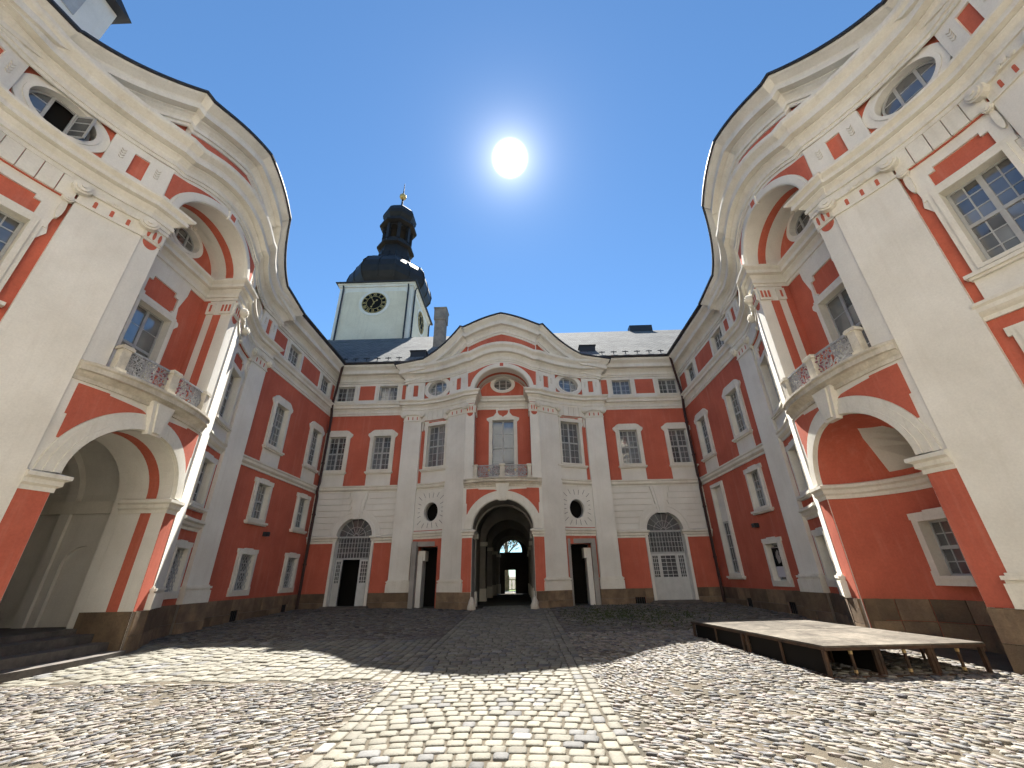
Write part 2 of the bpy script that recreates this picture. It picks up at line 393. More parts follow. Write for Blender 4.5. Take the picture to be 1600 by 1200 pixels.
def oval(wing, mp, u, z, a, b, rim=.22, base=0, du=.2, depth=.2, open_=False, face=WHITE):
    mb = MB(); h = ellipse(u,z,a-.012,b-.012,32)
    slab(mb, ellipse(u,z,a+rim,b+rim*.82,40), [ellipse(u,z,a+.03,b+.03,32)], mp, base-.02, base+.05, du)
    slab(mb, ellipse(u,z,a+.07,b+.07,40), [h], mp, base-depth, base+.075, du)
    o = mb.build('oval_window', face, wing)
    kb = MB(); 
    for s in (-1,1): lathe_ring(kb, mp, u+s*.09, z+b+rim*.5, .07, base+.05)
    kb.build('scroll', TRIM, o)
    c, rz = plane_of(mp, u, base-depth+.06); ca, sa = math.cos(rz), math.sin(rz)
    fb = MB()
    def bx(x0,x1,y0,y1,z0,z1): fb.box(x0,x1,y0,y1,z0,z1)
    ring = ellipse(0,0,a,b,32); ring2 = ellipse(0,0,a-.05,b-.05,32)
    slab(fb, ring, [ring2], lambda p,q,o_: (p,-o_,q), -.03, .03)
    for x in (-a*.36, a*.36): hh = b*math.sqrt(1-.13); bx(x-.028,x+.028,-.034,.02,-hh,hh)
    for zz in (-b*.34, b*.3):
        ww = a*math.sqrt(1-(zz/b)**2)-.02
        if open_: bx(-ww,-a*.36,-.012,.012,zz-.011,zz+.011); bx(a*.36,ww,-.012,.012,zz-.011,zz+.011)
        else: bx(-ww,ww,-.012,.012,zz-.011,zz+.011)
    f = link('window_frame', fb.mesh('oval_frame', FRAME), o, (c.x,c.y,z)); f.rotation_euler = (0,0,rz)
    for x0, x1, g in ((-a, -a*.36, GLASS), (-a*.36, a*.36, BLACK if open_ else GLASS), (a*.36, a, GLASS)):
        n = 8; pts = [(x0+(x1-x0)*i/n, -.98*b*math.sqrt(max(0,1-((x0+(x1-x0)*i/n)/a)**2))) for i in range(n+1)]
        pts = pts+[(p[0],-p[1]) for p in pts[::-1] if abs(p[1]) > 1e-4]
        pts = [p for i, p in enumerate(pts) if i == 0 or (abs(p[0]-pts[i-1][0])+abs(p[1]-pts[i-1][1])) > 1e-5]
        pb = MB(); slab(pb, pts, [], lambda p,q,o_: (p,-o_,q), -.004, .004 if not (open_ and g is BLACK) else -.1)
        p = link('pane', pb.mesh('oval_pane', g), o, (c.x,c.y,z)); p.rotation_euler = (R(random.uniform(-1,1)),0,rz)
    if open_:
        sb = MB(); ww, hh = a*.72, b*1.6
        for q in ((0,ww,-hh/2,-hh/2+.04),(0,ww,hh/2-.04,hh/2),(0,.04,-hh/2,hh/2),(ww-.04,ww,-hh/2,hh/2),(.04,ww-.04,-.15,-.128),(.04,ww-.04,.12,.142)): sb.box(q[0],q[1],-.015,.015,q[2],q[3])
        s = link('open_casement', sb.mesh('casement', FRAME), o, (c.x+ca*a*.36, c.y+sa*a*.36-.03, z)); s.rotation_euler = (0,0,rz-R(62))
        g = link('pane', pane_mesh(ww-.08, hh-.08, GLASS2), s, (ww/2,0,-hh/2+.04))
        g['label'] = 'pane of the open casement'; g.parent = o; g.location = s.location + Matrix.Rotation(s.rotation_euler.z,3,'Z') @ Vector((ww/2,0,-hh/2+.04)); g.rotation_euler = s.rotation_euler
    return o
def lathe_ring(mb, mp, u, z, r, o, th=.06, n=14):
    """a volute: a short drum with raised rings, its round face turned outwards"""
    for rr, dz in ((r,th),(r*.72,th*1.25),(r*.5,th*1.05),(r*.28,th*1.4)):
        pts = ellipse(u, z, rr, rr, n); slab(mb, pts, [], mp, o, o+dz)
# ------------------------------------------------------------------ pieces of the facade
def plinth(wing, spans, zbot, h1=1.03):
    base = MB(); bl = []
    for (u0, u1, mp, off, n, dz) in spans:
        bent(base, u0, u1, zbot-.3, h1-.012, off-.25, off+.035, mp, n)
        top = h1+dz
        for (a, b) in ((zbot-.2, zbot+(h1-zbot)*.42), (zbot+(h1-zbot)*.42, h1)):
            u = u0; L_ = u1-u0; k = max(1, round(L_/random.uniform(.75,1.15))); cuts = [u0]+sorted(u0+L_*(i+random.uniform(-.15,.15))/k for i in range(1,k))+[u1]
            for i in range(k):
                m = MB(); bent(m, cuts[i]+.006, cuts[i+1]-.006, a+.006, b-.006, off, off+.055+random.uniform(0,.018), mp, max(1, math.ceil(n*(cuts[i+1]-cuts[i])/L_)))
                bl.append(m)
    p = base.build('plinth', MORT, wing)
    for m in bl: m.build('stone_block', STONE, p)
    return p
def scroll_band(mb, mp, u0, u1, z0, z1, n, o0, o1):
    for i in range(n):
        a = u0+(u1-u0)*i/n; b = u0+(u1-u0)*(i+1)/n; bent(mb, a+.008, b-.008, z0, z1, o0, o1, mp, 1)
def pilaster(wing, mp, u0, u1, s, du, zb=1.03, inner=False):
    mb = MB(); n = 4 if du else 1
    bent(mb, u0, u1, zb+.46, 9.02, 0, .12, mp, n)
    o = mb.build('pilaster', WHITE, wing)
    b = MB(); bent(b, u0-.07, u1+.07, zb, zb+.34, 0, .2, mp, n); bent(b, u0-.05, u1+.05, zb+.34, zb+.39, 0, .165, mp, n)
    bent(b, u0-.075, u1+.075, zb+.39, zb+.45, 0, .205, mp, n); bent(b, u0-.03, u1+.03, zb+.45, zb+.49, 0, .15, mp, n)
    b.build('pilaster_base', TRIM, o)
    c = MB(); bent(c, u0-.02, u1+.02, 9.0, 9.05, 0, .16, mp, n); bent(c, u0, u1, 9.05, 9.34, 0, .14, mp, n); bent(c, u0-.03, u1+.03, 9.34, 9.5, 0, .2, mp, n)
    for uu in (u0-.02, u1+.02): lathe_ring(c, mp, uu, 9.35, .155, .10, .17)
    for k in range(3): lathe_ring(c, mp, (u0+u1)/2+(k-1)*.11, 9.40+.03*(k == 1), .055, .19, .03, 10)
    cap = c.build('capital', TRIM, o)
    for k in range(3):
        uu = u0+(u1-u0)*(.25+.25*k); m = MB(); slab(m, arch(uu,.028,9.09,9.23,.028,8), [], mp, .10, .143); m.build('flute', RED, o)
    return o
def capital_tri(wing, mp, u0, u1, base=0):
    m = MB(); n = 3
    for z0, z1, e in ((9.0,9.06,.03),(9.06,9.36,.05),(9.36,9.44,.09)): bent(m, u0-e*.3, u1+e*.3, z0, z1, base-.02, base+e, mp, n)
    o = m.build('pier_capital', TRIM, wing)
    for k in range(3):
        uu = u0+(u1-u0)*(.2+.3*k); q = MB(); slab(q, ellipse(uu,9.2,.032,.125,12), [], mp, base, base+.055); q.build('flute', RED, o)
    q = MB(); c = (u0+u1)/2; slab(q, ellipse(c,8.99,.15,.17,12,PI,2*PI,True), [], mp, base-.02, base+.012); q.build('drop_panel', RED, o)
    q = MB(); bent(q, u0, u1, 9.44, 9.5, base-.02, base+.01, mp, n); q.build('red_band', RED, o)

def risalit(wing, kind, zg):
    """the curved middle of a wing: concave bays, convex centre with the balcony niche, the gable"""
    back = kind == 'back'
    def strip(name, m, spans):
        mb = MB()
        for a in spans: bent(mb, *a)
        return mb.build(name, m, wing)
    wtop = 8.72 if back else 8.15; wu = 3.38 if back else 3.54; wz0 = 6.56 if back else 6.42; ww = 1.0 if back else .92
    # ---- walls of the bays
    for s in (-1, 1):
        U = lambda a, b: (min(s*a,s*b), max(s*a,s*b))
        holes = [rect(*U(wu-ww/2,wu+ww/2), wz0, wtop), ellipse(s*3.5,10.84,.55,.44,32)]
        if back: holes += [ellipse(s*3.44,4.42,.37,.45,32), rect(*U(3.0,3.95),.2,2.88)]
        else: holes += [rect(*U(3.08,3.92),3.75,5.05), rect(*U(3.1,3.9),1.36,2.5)]
        top = [(s*(US+(4.3-US)*i/10), uplip(US+(4.3-US)*i/10)-.5) for i in range(11)]
        poly = [(s*4.3,.9),(s*US,.9)]+top
        if back: poly = [(s*4.3,.1),(s*US,.1)]+top
        if s > 0: poly = poly[::-1]
        mb = MB(); slab(mb, poly, holes, mB, -.3, 0, .15); mb.build('bay_wall', RED, wing)
        mb = MB(); 
        slab(mb, (lambda p: p if s < 0 else p[::-1])([(s*5.22,.9),(s*4.24,.9),(s*4.24,uplip(4.24)-.5),(s*5.22,uplip(5.22)-.45)]), [], mO, -.3, 0); mb.build('end_wall', WHITE, wing)
        # ---- pilasters
        pilaster(wing, mO, *U(PO0,PO1), s, None); pilaster(wing, mB, *U(PI0,PI1), s, .2, inner=True)
        # ---- attic piers with a red field, oval window
        for (a, b, mp) in ((PO0-.02,PO1,mO),(PI0-.02,PI1,mB)):
            u0, u1 = U(a,b); c = (u0+u1)/2; m = MB(); slab(m, rect(u0,u1,10.2,11.3), [rect(c-.13,c+.13,10.44,11.1)], mp, 0, .11, .15 if mp is mB else None); p = m.build('attic_pier', WHITE, wing)
            m = MB(); bent(m, c-.13,c+.13,10.44,11.1,.0,.06,mp,2); m.build('red_panel', RED, p)
            for e in (-.3,.3):
                m = MB()
                for k in range(4):
                    for q in (-1,1): slab(m, [(c+e*1.0,10.72+.08*k),(c+e+q*.04,10.75+.08*k),(c+e+q*.045,10.79+.08*k)][::q], [], mp, .1, .125)
                m.build('husk_ornament', BALC, p)
        oval(wing, mB, s*3.5, 10.84, .55, .44, base=0, open_=(kind == 'left' and s < 0))
        # ---- piano nobile window of the bay with its white framing
        window(wing, mB, s*wu, wz0, wtop, ww, 'lug', 4, 6, fine=not back and ((kind == 'right' and s > 0) or (kind == 'left' and s < 0)), base=0, du=.15, rim=.07, sill=True, glass=GLASS)
        m = MB(); hw = ww/2
        sh = [(wu-hw-.2,5.8),(wu-hw-.2,wz0-.2),(wu-hw-.15,wz0-.2),(wu-hw-.15,wtop-.3),(wu-hw-.24,wtop-.1),(wu-hw-.2,wtop+.12),(wu-hw-.26,9.0),(wu+hw+.26,9.0),(wu+hw+.2,wtop+.12),(wu+hw+.24,wtop-.1),(wu+hw+.15,wtop-.3),(wu+hw+.15,wz0-.2),(wu+hw+.2,wz0-.2),(wu+hw+.2,5.8)]
        sh = [(s*a,b) for a, b in sh]; sh = sh if s < 0 else sh[::-1]
        hl = [rect(*U(wu-hw-.02,wu+hw+.02),wz0-.02,wtop+.02)]
        zt = min(9.0-.12, wtop+.62); zb_ = wtop+.2
        tp = [(wu-hw+.02,zb_),(wu-hw+.02,zt-.1),(wu-hw+.12,zt-.1),(wu-hw+.12,zt),(wu+hw-.12,zt),(wu+hw-.12,zt-.1),(wu+hw-.02,zt-.1),(wu+hw-.02,zb_)]
        if back: tp = rect(wu-hw, wu+hw, wtop+.17, 8.98)
        tp = [(s*a,b) for a, b in tp]; hl.append(tp)
        slab(m, sh, hl, mB, -.02, .05, .15); o = m.build('window_framing', WHITE, wing)
        m = MB(); scroll_band(m, mB, *U(PI1+.03,PO0-.06), 9.02, 9.5, 5, 0, .14); m.build('voussoir_band', TRIM, o)
        m = MB(); bent(m, *U(PI1+.03,PO0-.06), 9.0, 9.5, -.02, .09, mB, 5); m.build('band_joints', RED, o)
        for e, uu in ((0,PI1+.1),(1,PO0-.1)):
            m = MB(); lathe_ring(m, mB, s*uu, 9.0, .09, .06, .1); slab(m, ellipse(s*uu,8.72,.05,.26,12), [], mB, 0, .1); m.build('scroll_bracket', TRIM, o)
        # ---- lower part of the bay
        sweep(mb := MB(), [(a,b-.12) for a, b in bayline(s) if PI1-.05 < abs(a)][::(1 if s < 0 else -1)], [(o_,z) for o_, z in STR]); mb.build('string_course', TRIM, wing)
        if back:
            m = MB(); slab(m, rect(*U(PI1,PO0),3.6,5.44), [ellipse(s*3.44,4.42,.355,.435,32)], mB, -.28, .03, .15); o = m.build('oculus_panel', WHITE, wing)
            m = MB(); bent(m, *U(2.95,3.95),3.85,5.0,-.62,-.6,mB,4); m.build('oculus_back', BLACK, o)
            m = MB(); slab(m, ellipse(s*3.44,4.42,.39,.47,32), [ellipse(s*3.44,4.42,.34,.42,32)], mB, -.3, -.12, .15); m.build('oculus_ring', GREYW, o)
            m = MB()
            for k in range(20):
                t = 2*PI*(k+.5)/20; ca, sa = math.cos(t), math.sin(t)
                q = min(.64/abs(ca) if abs(ca) > .01 else 9, .80/abs(sa) if abs(sa) > .01 else 9); r0, r1 = max(q-.24, .55), q
                if r1-r0 < .08: continue
                x0, z0, x1, z1 = s*3.46+ca*r0, 4.5+sa*r0, s*3.46+ca*r1, 4.5+sa*r1; nx, nz = -sa*.009, ca*.009
                slab(m, [(x0-nx,z0-nz),(x1-nx,z1-nz),(x1+nx,z1+nz),(x0+nx,z0+nz)][::-1], [], mB, .02, .032)
            m.build('radial_joints', STEP, o)
            sweep(mb := MB(), [(a,b-.12) for a, b in bayline(s) if PI1-.05 < abs(a)][::(1 if s < 0 else -1)], [(o_,z+.08) for o_, z in IMP]); mb.build('impost_band', TRIM, wing)
            # niche with the side doorway
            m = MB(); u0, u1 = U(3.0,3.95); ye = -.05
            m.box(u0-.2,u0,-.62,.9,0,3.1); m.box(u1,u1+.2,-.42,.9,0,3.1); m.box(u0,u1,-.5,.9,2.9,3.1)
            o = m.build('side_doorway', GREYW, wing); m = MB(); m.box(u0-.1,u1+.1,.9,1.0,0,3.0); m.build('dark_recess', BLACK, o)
            m = MB(); x = s*3.72
            m.box(min(x,x+s*.22),max(x,x+s*.22),-.25,.5,0,2.55); slab(m, [(x-s*.10,2.3),(x+s*.22,2.3),(x+s*.22,2.72),(x-s*.10,2.72)][::s], [], mapF(0), -.5, .2); m.build('door_jamb', WHITE, o)
        else:
            window(wing, mB, s*3.5, 3.75, 5.05, .84, 'lug', 4, 4, base=0, du=.15, rim=.06)
            window(wing, mB, s*3.5, 1.36, 2.5, .8, 'box', 2, 4, base=0, du=.15, rim=.06, sill=False, lattice=(kind == 'left'))
            sweep(mb := MB(), [(a,b-.12) for a, b in bayline(s) if PI1-.05 < abs(a)][::(1 if s < 0 else -1)], [(o_*1.3,z-.16) for o_, z in IMP]); mb.build('impost_band', TRIM, wing)
            m = MB(); bent(m, *U(PI1,PO0), 2.62, 3.0, 0, .03, mB, 5); m.build('white_band', WHITE, wing) if False else None
    # ---- entablature with the return into the niche
    NU, ND = 1.38, .46
    path = SIDEL+cline(-US,-NU,3)[1:]+[(-NU,ND),(NU,ND)]+cline(NU,US,3)+SIDER
    sweep(mb := MB(), path, ENT); mb.build('entablature', TRIM, wing)
    zf = [lowrise(p[0]) for p in FULL]
    sweep(mb := MB(), FULL, COR2, zf); mb.build('cornice', TRIM, wing)
    zu = [uplip(p[0]) for p in FULL]; sweep(mb := MB(), FULL, UPC, zu); gc = mb.build('gable_cornice', TRIM, wing)
    sweep(mb := MB(), FULL, [(-.2,.03),(.575,-.02),(.62,-.015),(.62,.05),(.3,.11),(-.2,.13)], zu); mb.build('roof_edge', FLASH, wing)
    # roof of the middle behind the gable
    m = MB(); pts = [(-5.2+10.4*i/40) for i in range(41)]; v = []; 
    for u in pts: v += [(u, -.2, uplip(u)+.06), (u, 7.5, uplip(u)*.55+6.0)]
    m.add(v, [(2*i,2*i+2,2*i+3,2*i+1) for i in range(40)]); m.build('gable_roof', FLASH, wing)
    # ---- convex centre wall: arch below, niche above
    A, BZ, ZS = 1.34, 1.24, 3.49
    lo = arch(0, A, -.5, ZS, BZ, 28); niche = arch(0, NU, 5.70, 10.25, 1.12, 28)
    top = [(US-2*US*i/12, uplip(US-2*US*i/12)-.45) for i in range(13)]
    mb = MB(); poly = [(-US,-.4),(-A,-.4)]+[(p[0],p[1]) for p in lo[2:][::-1]]+[(A,-.4),(US,-.4)]+top
    slab(mb, poly, [niche], mC, -.05, 0, .15); mb.build('centre_wall', WHITE, wing)
    o = None
    mb = MB(); pr = [(.0,.40),(.035,.40),(.035,.30),(.06,.27),(.06,.15),(.09,.12),(.09,.0)]
    for (a0, a1, off) in ((.012,.38,.04),(.03,.27,.065),(.02,.13,.09)):
        outer = ellipse(0,ZS,A+a1,BZ+a1,32,0,PI,True); inner = ellipse(0,ZS,A+a0,BZ+a0,32,0,PI,True)[::-1]
        slab(mb, outer+inner, [], mC, 0, off, .15)
    ar = mb.build('arch_moulding', TRIM, wing)
    m = MB(); slab(m, [(-.17,4.66),(.17,4.66),(.30,5.42),(-.30,5.42)], [], mC, 0, .15); slab(m, [(-.09,4.72),(.09,4.72),(.2,5.38),(-.2,5.38)], [], mC, .14, .19); m.build('keystone', TRIM, ar)
    for s in (-1,1):
        sp = ellipse(0,ZS,A+.385,BZ+.385,32,R(83),R(17),True)
        pl = [(.52,5.18),(.95,5.18),(.95,5.22),(1.70,5.22)] if False else None
        e = [p for p in sp if p[0] < 1.6 and p[1] > 3.9]
        pl = e+[(1.62,e[-1][1]),(1.62,4.6),(1.66,4.6),(1.66,5.24),(1.1,5.24),(1.1,5.20),(e[0][0]+.15,5.16)]
        pl = [(s*a,b) for a, b in pl]; pl = pl[::-1] if s > 0 else pl
        m = MB(); slab(m, pl, [], mC, 0, .012, .15); m.build('spandrel_panel', RED, ar)
        u0, u1 = (A+.01,US-.005) if s > 0 else (-US+.005,-A-.01)
        m = MB(); bent(m, u0, u1, 1.03, 3.16, 0, .012, mC, 3); m.build('red_pier_panel', RED, wing)
        capital_tri(wing, mC, *((NU+.01,US-.01) if s > 0 else (-US+.01,-NU-.01)))
    for s in (-1,1):
        p = (cline(-US,-A,3)+[(-A,.3)]) if s < 0 else ([(A,.3)]+cline(A,US,3))
        sweep(mb := MB(), p, IMP); mb.build('impost', TRIM, wing)
    # upper arch over the niche
    mb = MB()
    for (a0, a1, off) in ((.012,.24,.04),(.05,.19,.07),(.02,.06,.06)):
        slab(mb, ellipse(0,10.25,NU+a1,1.12+a1*1.05,32,0,PI,True)+ellipse(0,10.25,NU+a0,1.12+a0,32,0,PI,True)[::-1], [], mC, 0, off, .15)
    ua = mb.build('niche_arch', WHITE, wing)
    for s in (-1,1):
        e = [p for p in ellipse(0,10.25,NU+.245,1.12+.252,32,R(97),R(8),True) if 0.12 < p[0] < 1.76]
        pl = e+[(1.74,e[-1][1]),(1.76,11.20)]+[(u, 11.22+max(0,lowrise(u)+.1)) for u in (1.4,1.1,.8,.5,.12)]
        pl = [(s*a,b) for a, b in pl]; pl = pl[::-1] if s > 0 else pl
        m = MB(); slab(m, pl, [], mC, 0, .012, .15); m.build('red_spandrel', RED, ua)
    m = MB(); slab(m, [(-.13,11.34),(.13,11.34),(.16,11.66),(-.16,11.66)], [], mC, 0, .10); m.build('niche_keystone', WHITE, ua)
    m = MB(); slab(m, rect(-.09,.09,11.42,11.6), [], mC, .09, .105); m.build('keystone_panel', RED, ua)
    for s in (-1,1):
        x0, x1 = sorted((s*1.66,s*1.84)); MB().box(x0,x1,-1.33,-.8,11.2,13.35).build('gable_pier', WHITE, wing)
    # red field of the gable
    tp = [(-1.79+3.58*i/12, uplip(-1.79+3.58*i/12)-.9) for i in range(13)]
    m = MB(); slab(m, [(-1.79,12.1),(1.79,12.1)]+tp[::-1], [], mC, 0, .012, .15); m.build('gable_field', RED, wing)
    # ---- inside the balcony niche: jambs, soffit, back wall with window and oval
    wz1 = 8.9 if back else 8.2; wz = 6.0; wh = .56 if back else .52
    m = MB(); slab(m, arch(0,NU,5.6,10.25,1.12,28), [rect(-wh,wh,wz,wz1), ellipse(0,10.93 if back else 10.78,.5,.36,32)], mapF(ND), -.3, 0); m.build('niche_back', RED, wing)
    def jamb(a, d0, d1, z0, z1, mm, name, par, e=.012):
        q = MB(); q.box(min(a,a-math.copysign(e,a)), max(a,a-math.copysign(e,a)), -d1, -d0, z0, z1); return q.build(name, mm, par)
    for s in (-1,1):
        j = jamb(s*(NU+.005), ND, cd(NU)-.003, 5.6, 10.25, WHITE, 'niche_jamb', wing)
        jamb(s*(NU-.008), ND+.42, ND+.66, 5.8, 8.98, RED, 'red_stripe', j); jamb(s*(NU-.008), ND, ND+.2, 5.8, 9.5, RED, 'red_stripe', j)
        for (a, b) in ((ND+.2,ND+.44),(ND+.62,1.44)):
            m = MB(); x0, x1 = sorted((s*NU, s*(NU-.07))); m.box(x0,x1,-b,-a,9.0,9.4); c = m.build('jamb_capital', TRIM, j)
            for k in range(1 if b-a < .3 else 3):
                m = MB(); dd = (a+b)/2 if b-a < .3 else a+(b-a)*(.2+.3*k); x0, x1 = sorted((s*(NU-.06), s*(NU-.078))); m.box(x0,x1,-dd-.03,-dd+.03,9.08,9.32); m.build('flute', RED, j)
    def soffit(a, b, zs, d0, d1, mm, name, par, n=24, inset=0.0, zsd=None):
        q = MB(); v = []
        for i in range(n+1):
            t = PI*i/n; x = (a-.006-inset)*math.cos(t); z = zs+(b-.006-inset)*math.sin(t)
            v += [(x,-(d0 if not callable(d0) else d0(x)),z),(x,-(d1 if not callable(d1) else d1(x)),z)]
        q.add(v, [(2*i,2*i+1,2*i+3,2*i+2) for i in range(n)]); return q.build(name, mm, par, True)
    sf = soffit(NU, 1.12, 10.25, ND, lambda x: cd(x), WHITE, 'niche_soffit', wing)
    soffit(NU, 1.12, 10.25, ND+.42, ND+.66, RED, 'soffit_stripe', sf, inset=.012)
    soffit(NU, 1.12, 10.25, ND, ND+.2, WHITE, 'soffit_rib', sf, inset=.1)
    oval(wing, mapF(ND), 0, 10.93 if back else 10.78, .5, .36, .16, du=None)
    # central window with its shield-shaped head
    mW = mapF(ND); o = window(wing, mW, 0, wz, wz1, wh*2, 'plain', 2, 4, fine=not back, base=0, sill=False, rim=.07, tr=.5, glass=GLASS)
    hd = [(wh+.16,wz),(wh+.16,wz1-.1),(wh+.28,wz1+.02),(wh+.28,wz1+.1),(wh+.14,wz1+.16),(wh-.06,wz1+.22),(wh-.22,wz1+.42),(wh-.2,9.5)]
    if not back: hd = [(wh+.16,wz),(wh+.16,wz1-.15),(wh+.26,wz1-.02),(wh+.24,wz1+.08),(wh+.12,wz1+.12),(wh+.06,wz1+.5),(wh+.2,9.2),(wh+.22,9.5)]
    pts = [(a,b) for a, b in hd]+[(-a,b) for a, b in hd[::-1]]
    if back: red = [(0,wz1+.16),(.05,wz1+.22),(.2,wz1+.3),(.27,wz1+.42),(.27,wz1+.54),(-.27,wz1+.54),(-.27,wz1+.42),(-.2,wz1+.3),(-.05,wz1+.22)]
    else: red = [(-wh+.08,8.42),(wh-.08,8.42),(wh-.08,8.5),(wh-.02,8.5),(wh-.02,8.92),(wh-.14,8.92),(wh-.14,9.06),(-wh+.14,9.06),(-wh+.14,8.92),(-wh+.02,8.92),(-wh+.02,8.5),(-wh+.08,8.5)]
    m = MB(); slab(m, pts, [rect(-wh,wh,wz-.1,wz1), red], mW, 0, .05); m.build('window_head', WHITE, o)
    # ---- balcony
    m = MB(); pth = cline(-US+.01,US-.01,20); bsf = [.30+.70*math.sqrt(max(0,1-(abs(p[0])/1.8)**3)) for p in pth]
    BP = [(0,5.30),(.05,5.30),(.05,5.38),(.09,5.41),(.14,5.47),(.16,5.49),(.25,5.50),(.25,5.60),(.30,5.63),(.30,5.68),(0,5.72)]
    sweep(m, pth, BP, sf=bsf)
    slab(m, [(-NU,ND),(NU,ND)]+[(p[0],p[1]+.1) for p in cline(NU,-NU,12)], [], lambda a,b,o_: (a,-b,o_), 5.6, 5.71)
    bal = tag(m.build('balcony', BALC, wing))
    tops = MB()
    for (c, wd) in ((-1.22,.17),(0,.21),(1.22,.17)):
        m = MB(); bent(m, c-wd/2, c+wd/2, 5.7, 6.22, -.02, .17, mC, 2); bent(m, c-wd/2-.03, c+wd/2+.03, 5.7, 5.77, -.04, .19, mC, 2); bent(m, c-wd/2-.04, c+wd/2+.04, 6.22, 6.28, -.05, .20, mC, 2); bent(m, c-wd/2-.02, c+wd/2+.02, 6.28, 6.31, -.03, .18, mC, 2)
        m.build('balcony_post', BALC, bal)
    for s in (-1,1):
        a, b = (.13,1.12) if s > 0 else (-1.12,-.13)
        m = MB(); bent(m, a, b, 6.24, 6.28, .06, .10, mC, 6); bent(m, a, b, 5.76, 5.79, .06, .10, mC, 6)
        g = m.build('railing', IRON, bal)
        m = MB(); fl = MB(); r0 = random.Random(3 if s > 0 else 4)
        def P(u, z): return mC(min(max(u,a),b), min(max(z,5.78),6.25), .08)
        for k in range(44):
            cu, cz = r0.uniform(a+.06,b-.06), r0.uniform(5.83,6.2); rr = r0.uniform(.05,.11); t0 = r0.uniform(0,2*PI); dr = r0.choice((-1,1))
            tube(m, [P(cu+rr*(1-.75*q/14)*math.cos(t0+dr*q*.55), cz+rr*(1-.75*q/14)*math.sin(t0+dr*q*.55)) for q in range(15)], .009, 4)
        for k in range(12):
            u0 = a+(b-a)*(k+.5)/12; tube(m, [P(u0+.05*math.sin(q*.9+k), 5.78+.48*q/8) for q in range(9)], .008, 4)
        for k in range(60):
            cu, cz = r0.uniform(a,b), r0.uniform(5.8,6.2)
            if abs(cu) < .55 and r0.random() < .8:
                x, y, z = P(cu,cz); fl.box(x-.014,x+.014,y-.03,y-.01,z-.014,z+.014)
            else:
                x, y, z = P(cu,cz); m.box(x-.018,x+.018,y-.012,y+.012,z-.008,z+.008)
        tag(m.build('scrollwork', IRON, bal), kind='stuff'); tag(fl.build('rosette', PURP, bal), kind='stuff')
        if back:
            q = MB(); c = s*.6; slab(q, ellipse(c,6.03,.035,.05,12), [], mC, .07, .11); q.build('gilt_shield', GOLD, bal)
    # ---- plinth of the middle part
    sp = []
    for s in (-1,1):
        U = lambda a, b: (min(s*a,s*b), max(s*a,s*b))
        sp += [(*U(PO0-.09,5.34), mO, .12, 1, 0), (*U(PI0-.0,PI1+.09), mB, .12, 4, 0)]
        if not back: sp += [(*U(PI1+.09,PO0-.09), mB, .0, 5, 0)]
        sp += [(*U(A+.02,US+.06), mC, .0, 3, 0)]
    plinth(wing, sp, zg)

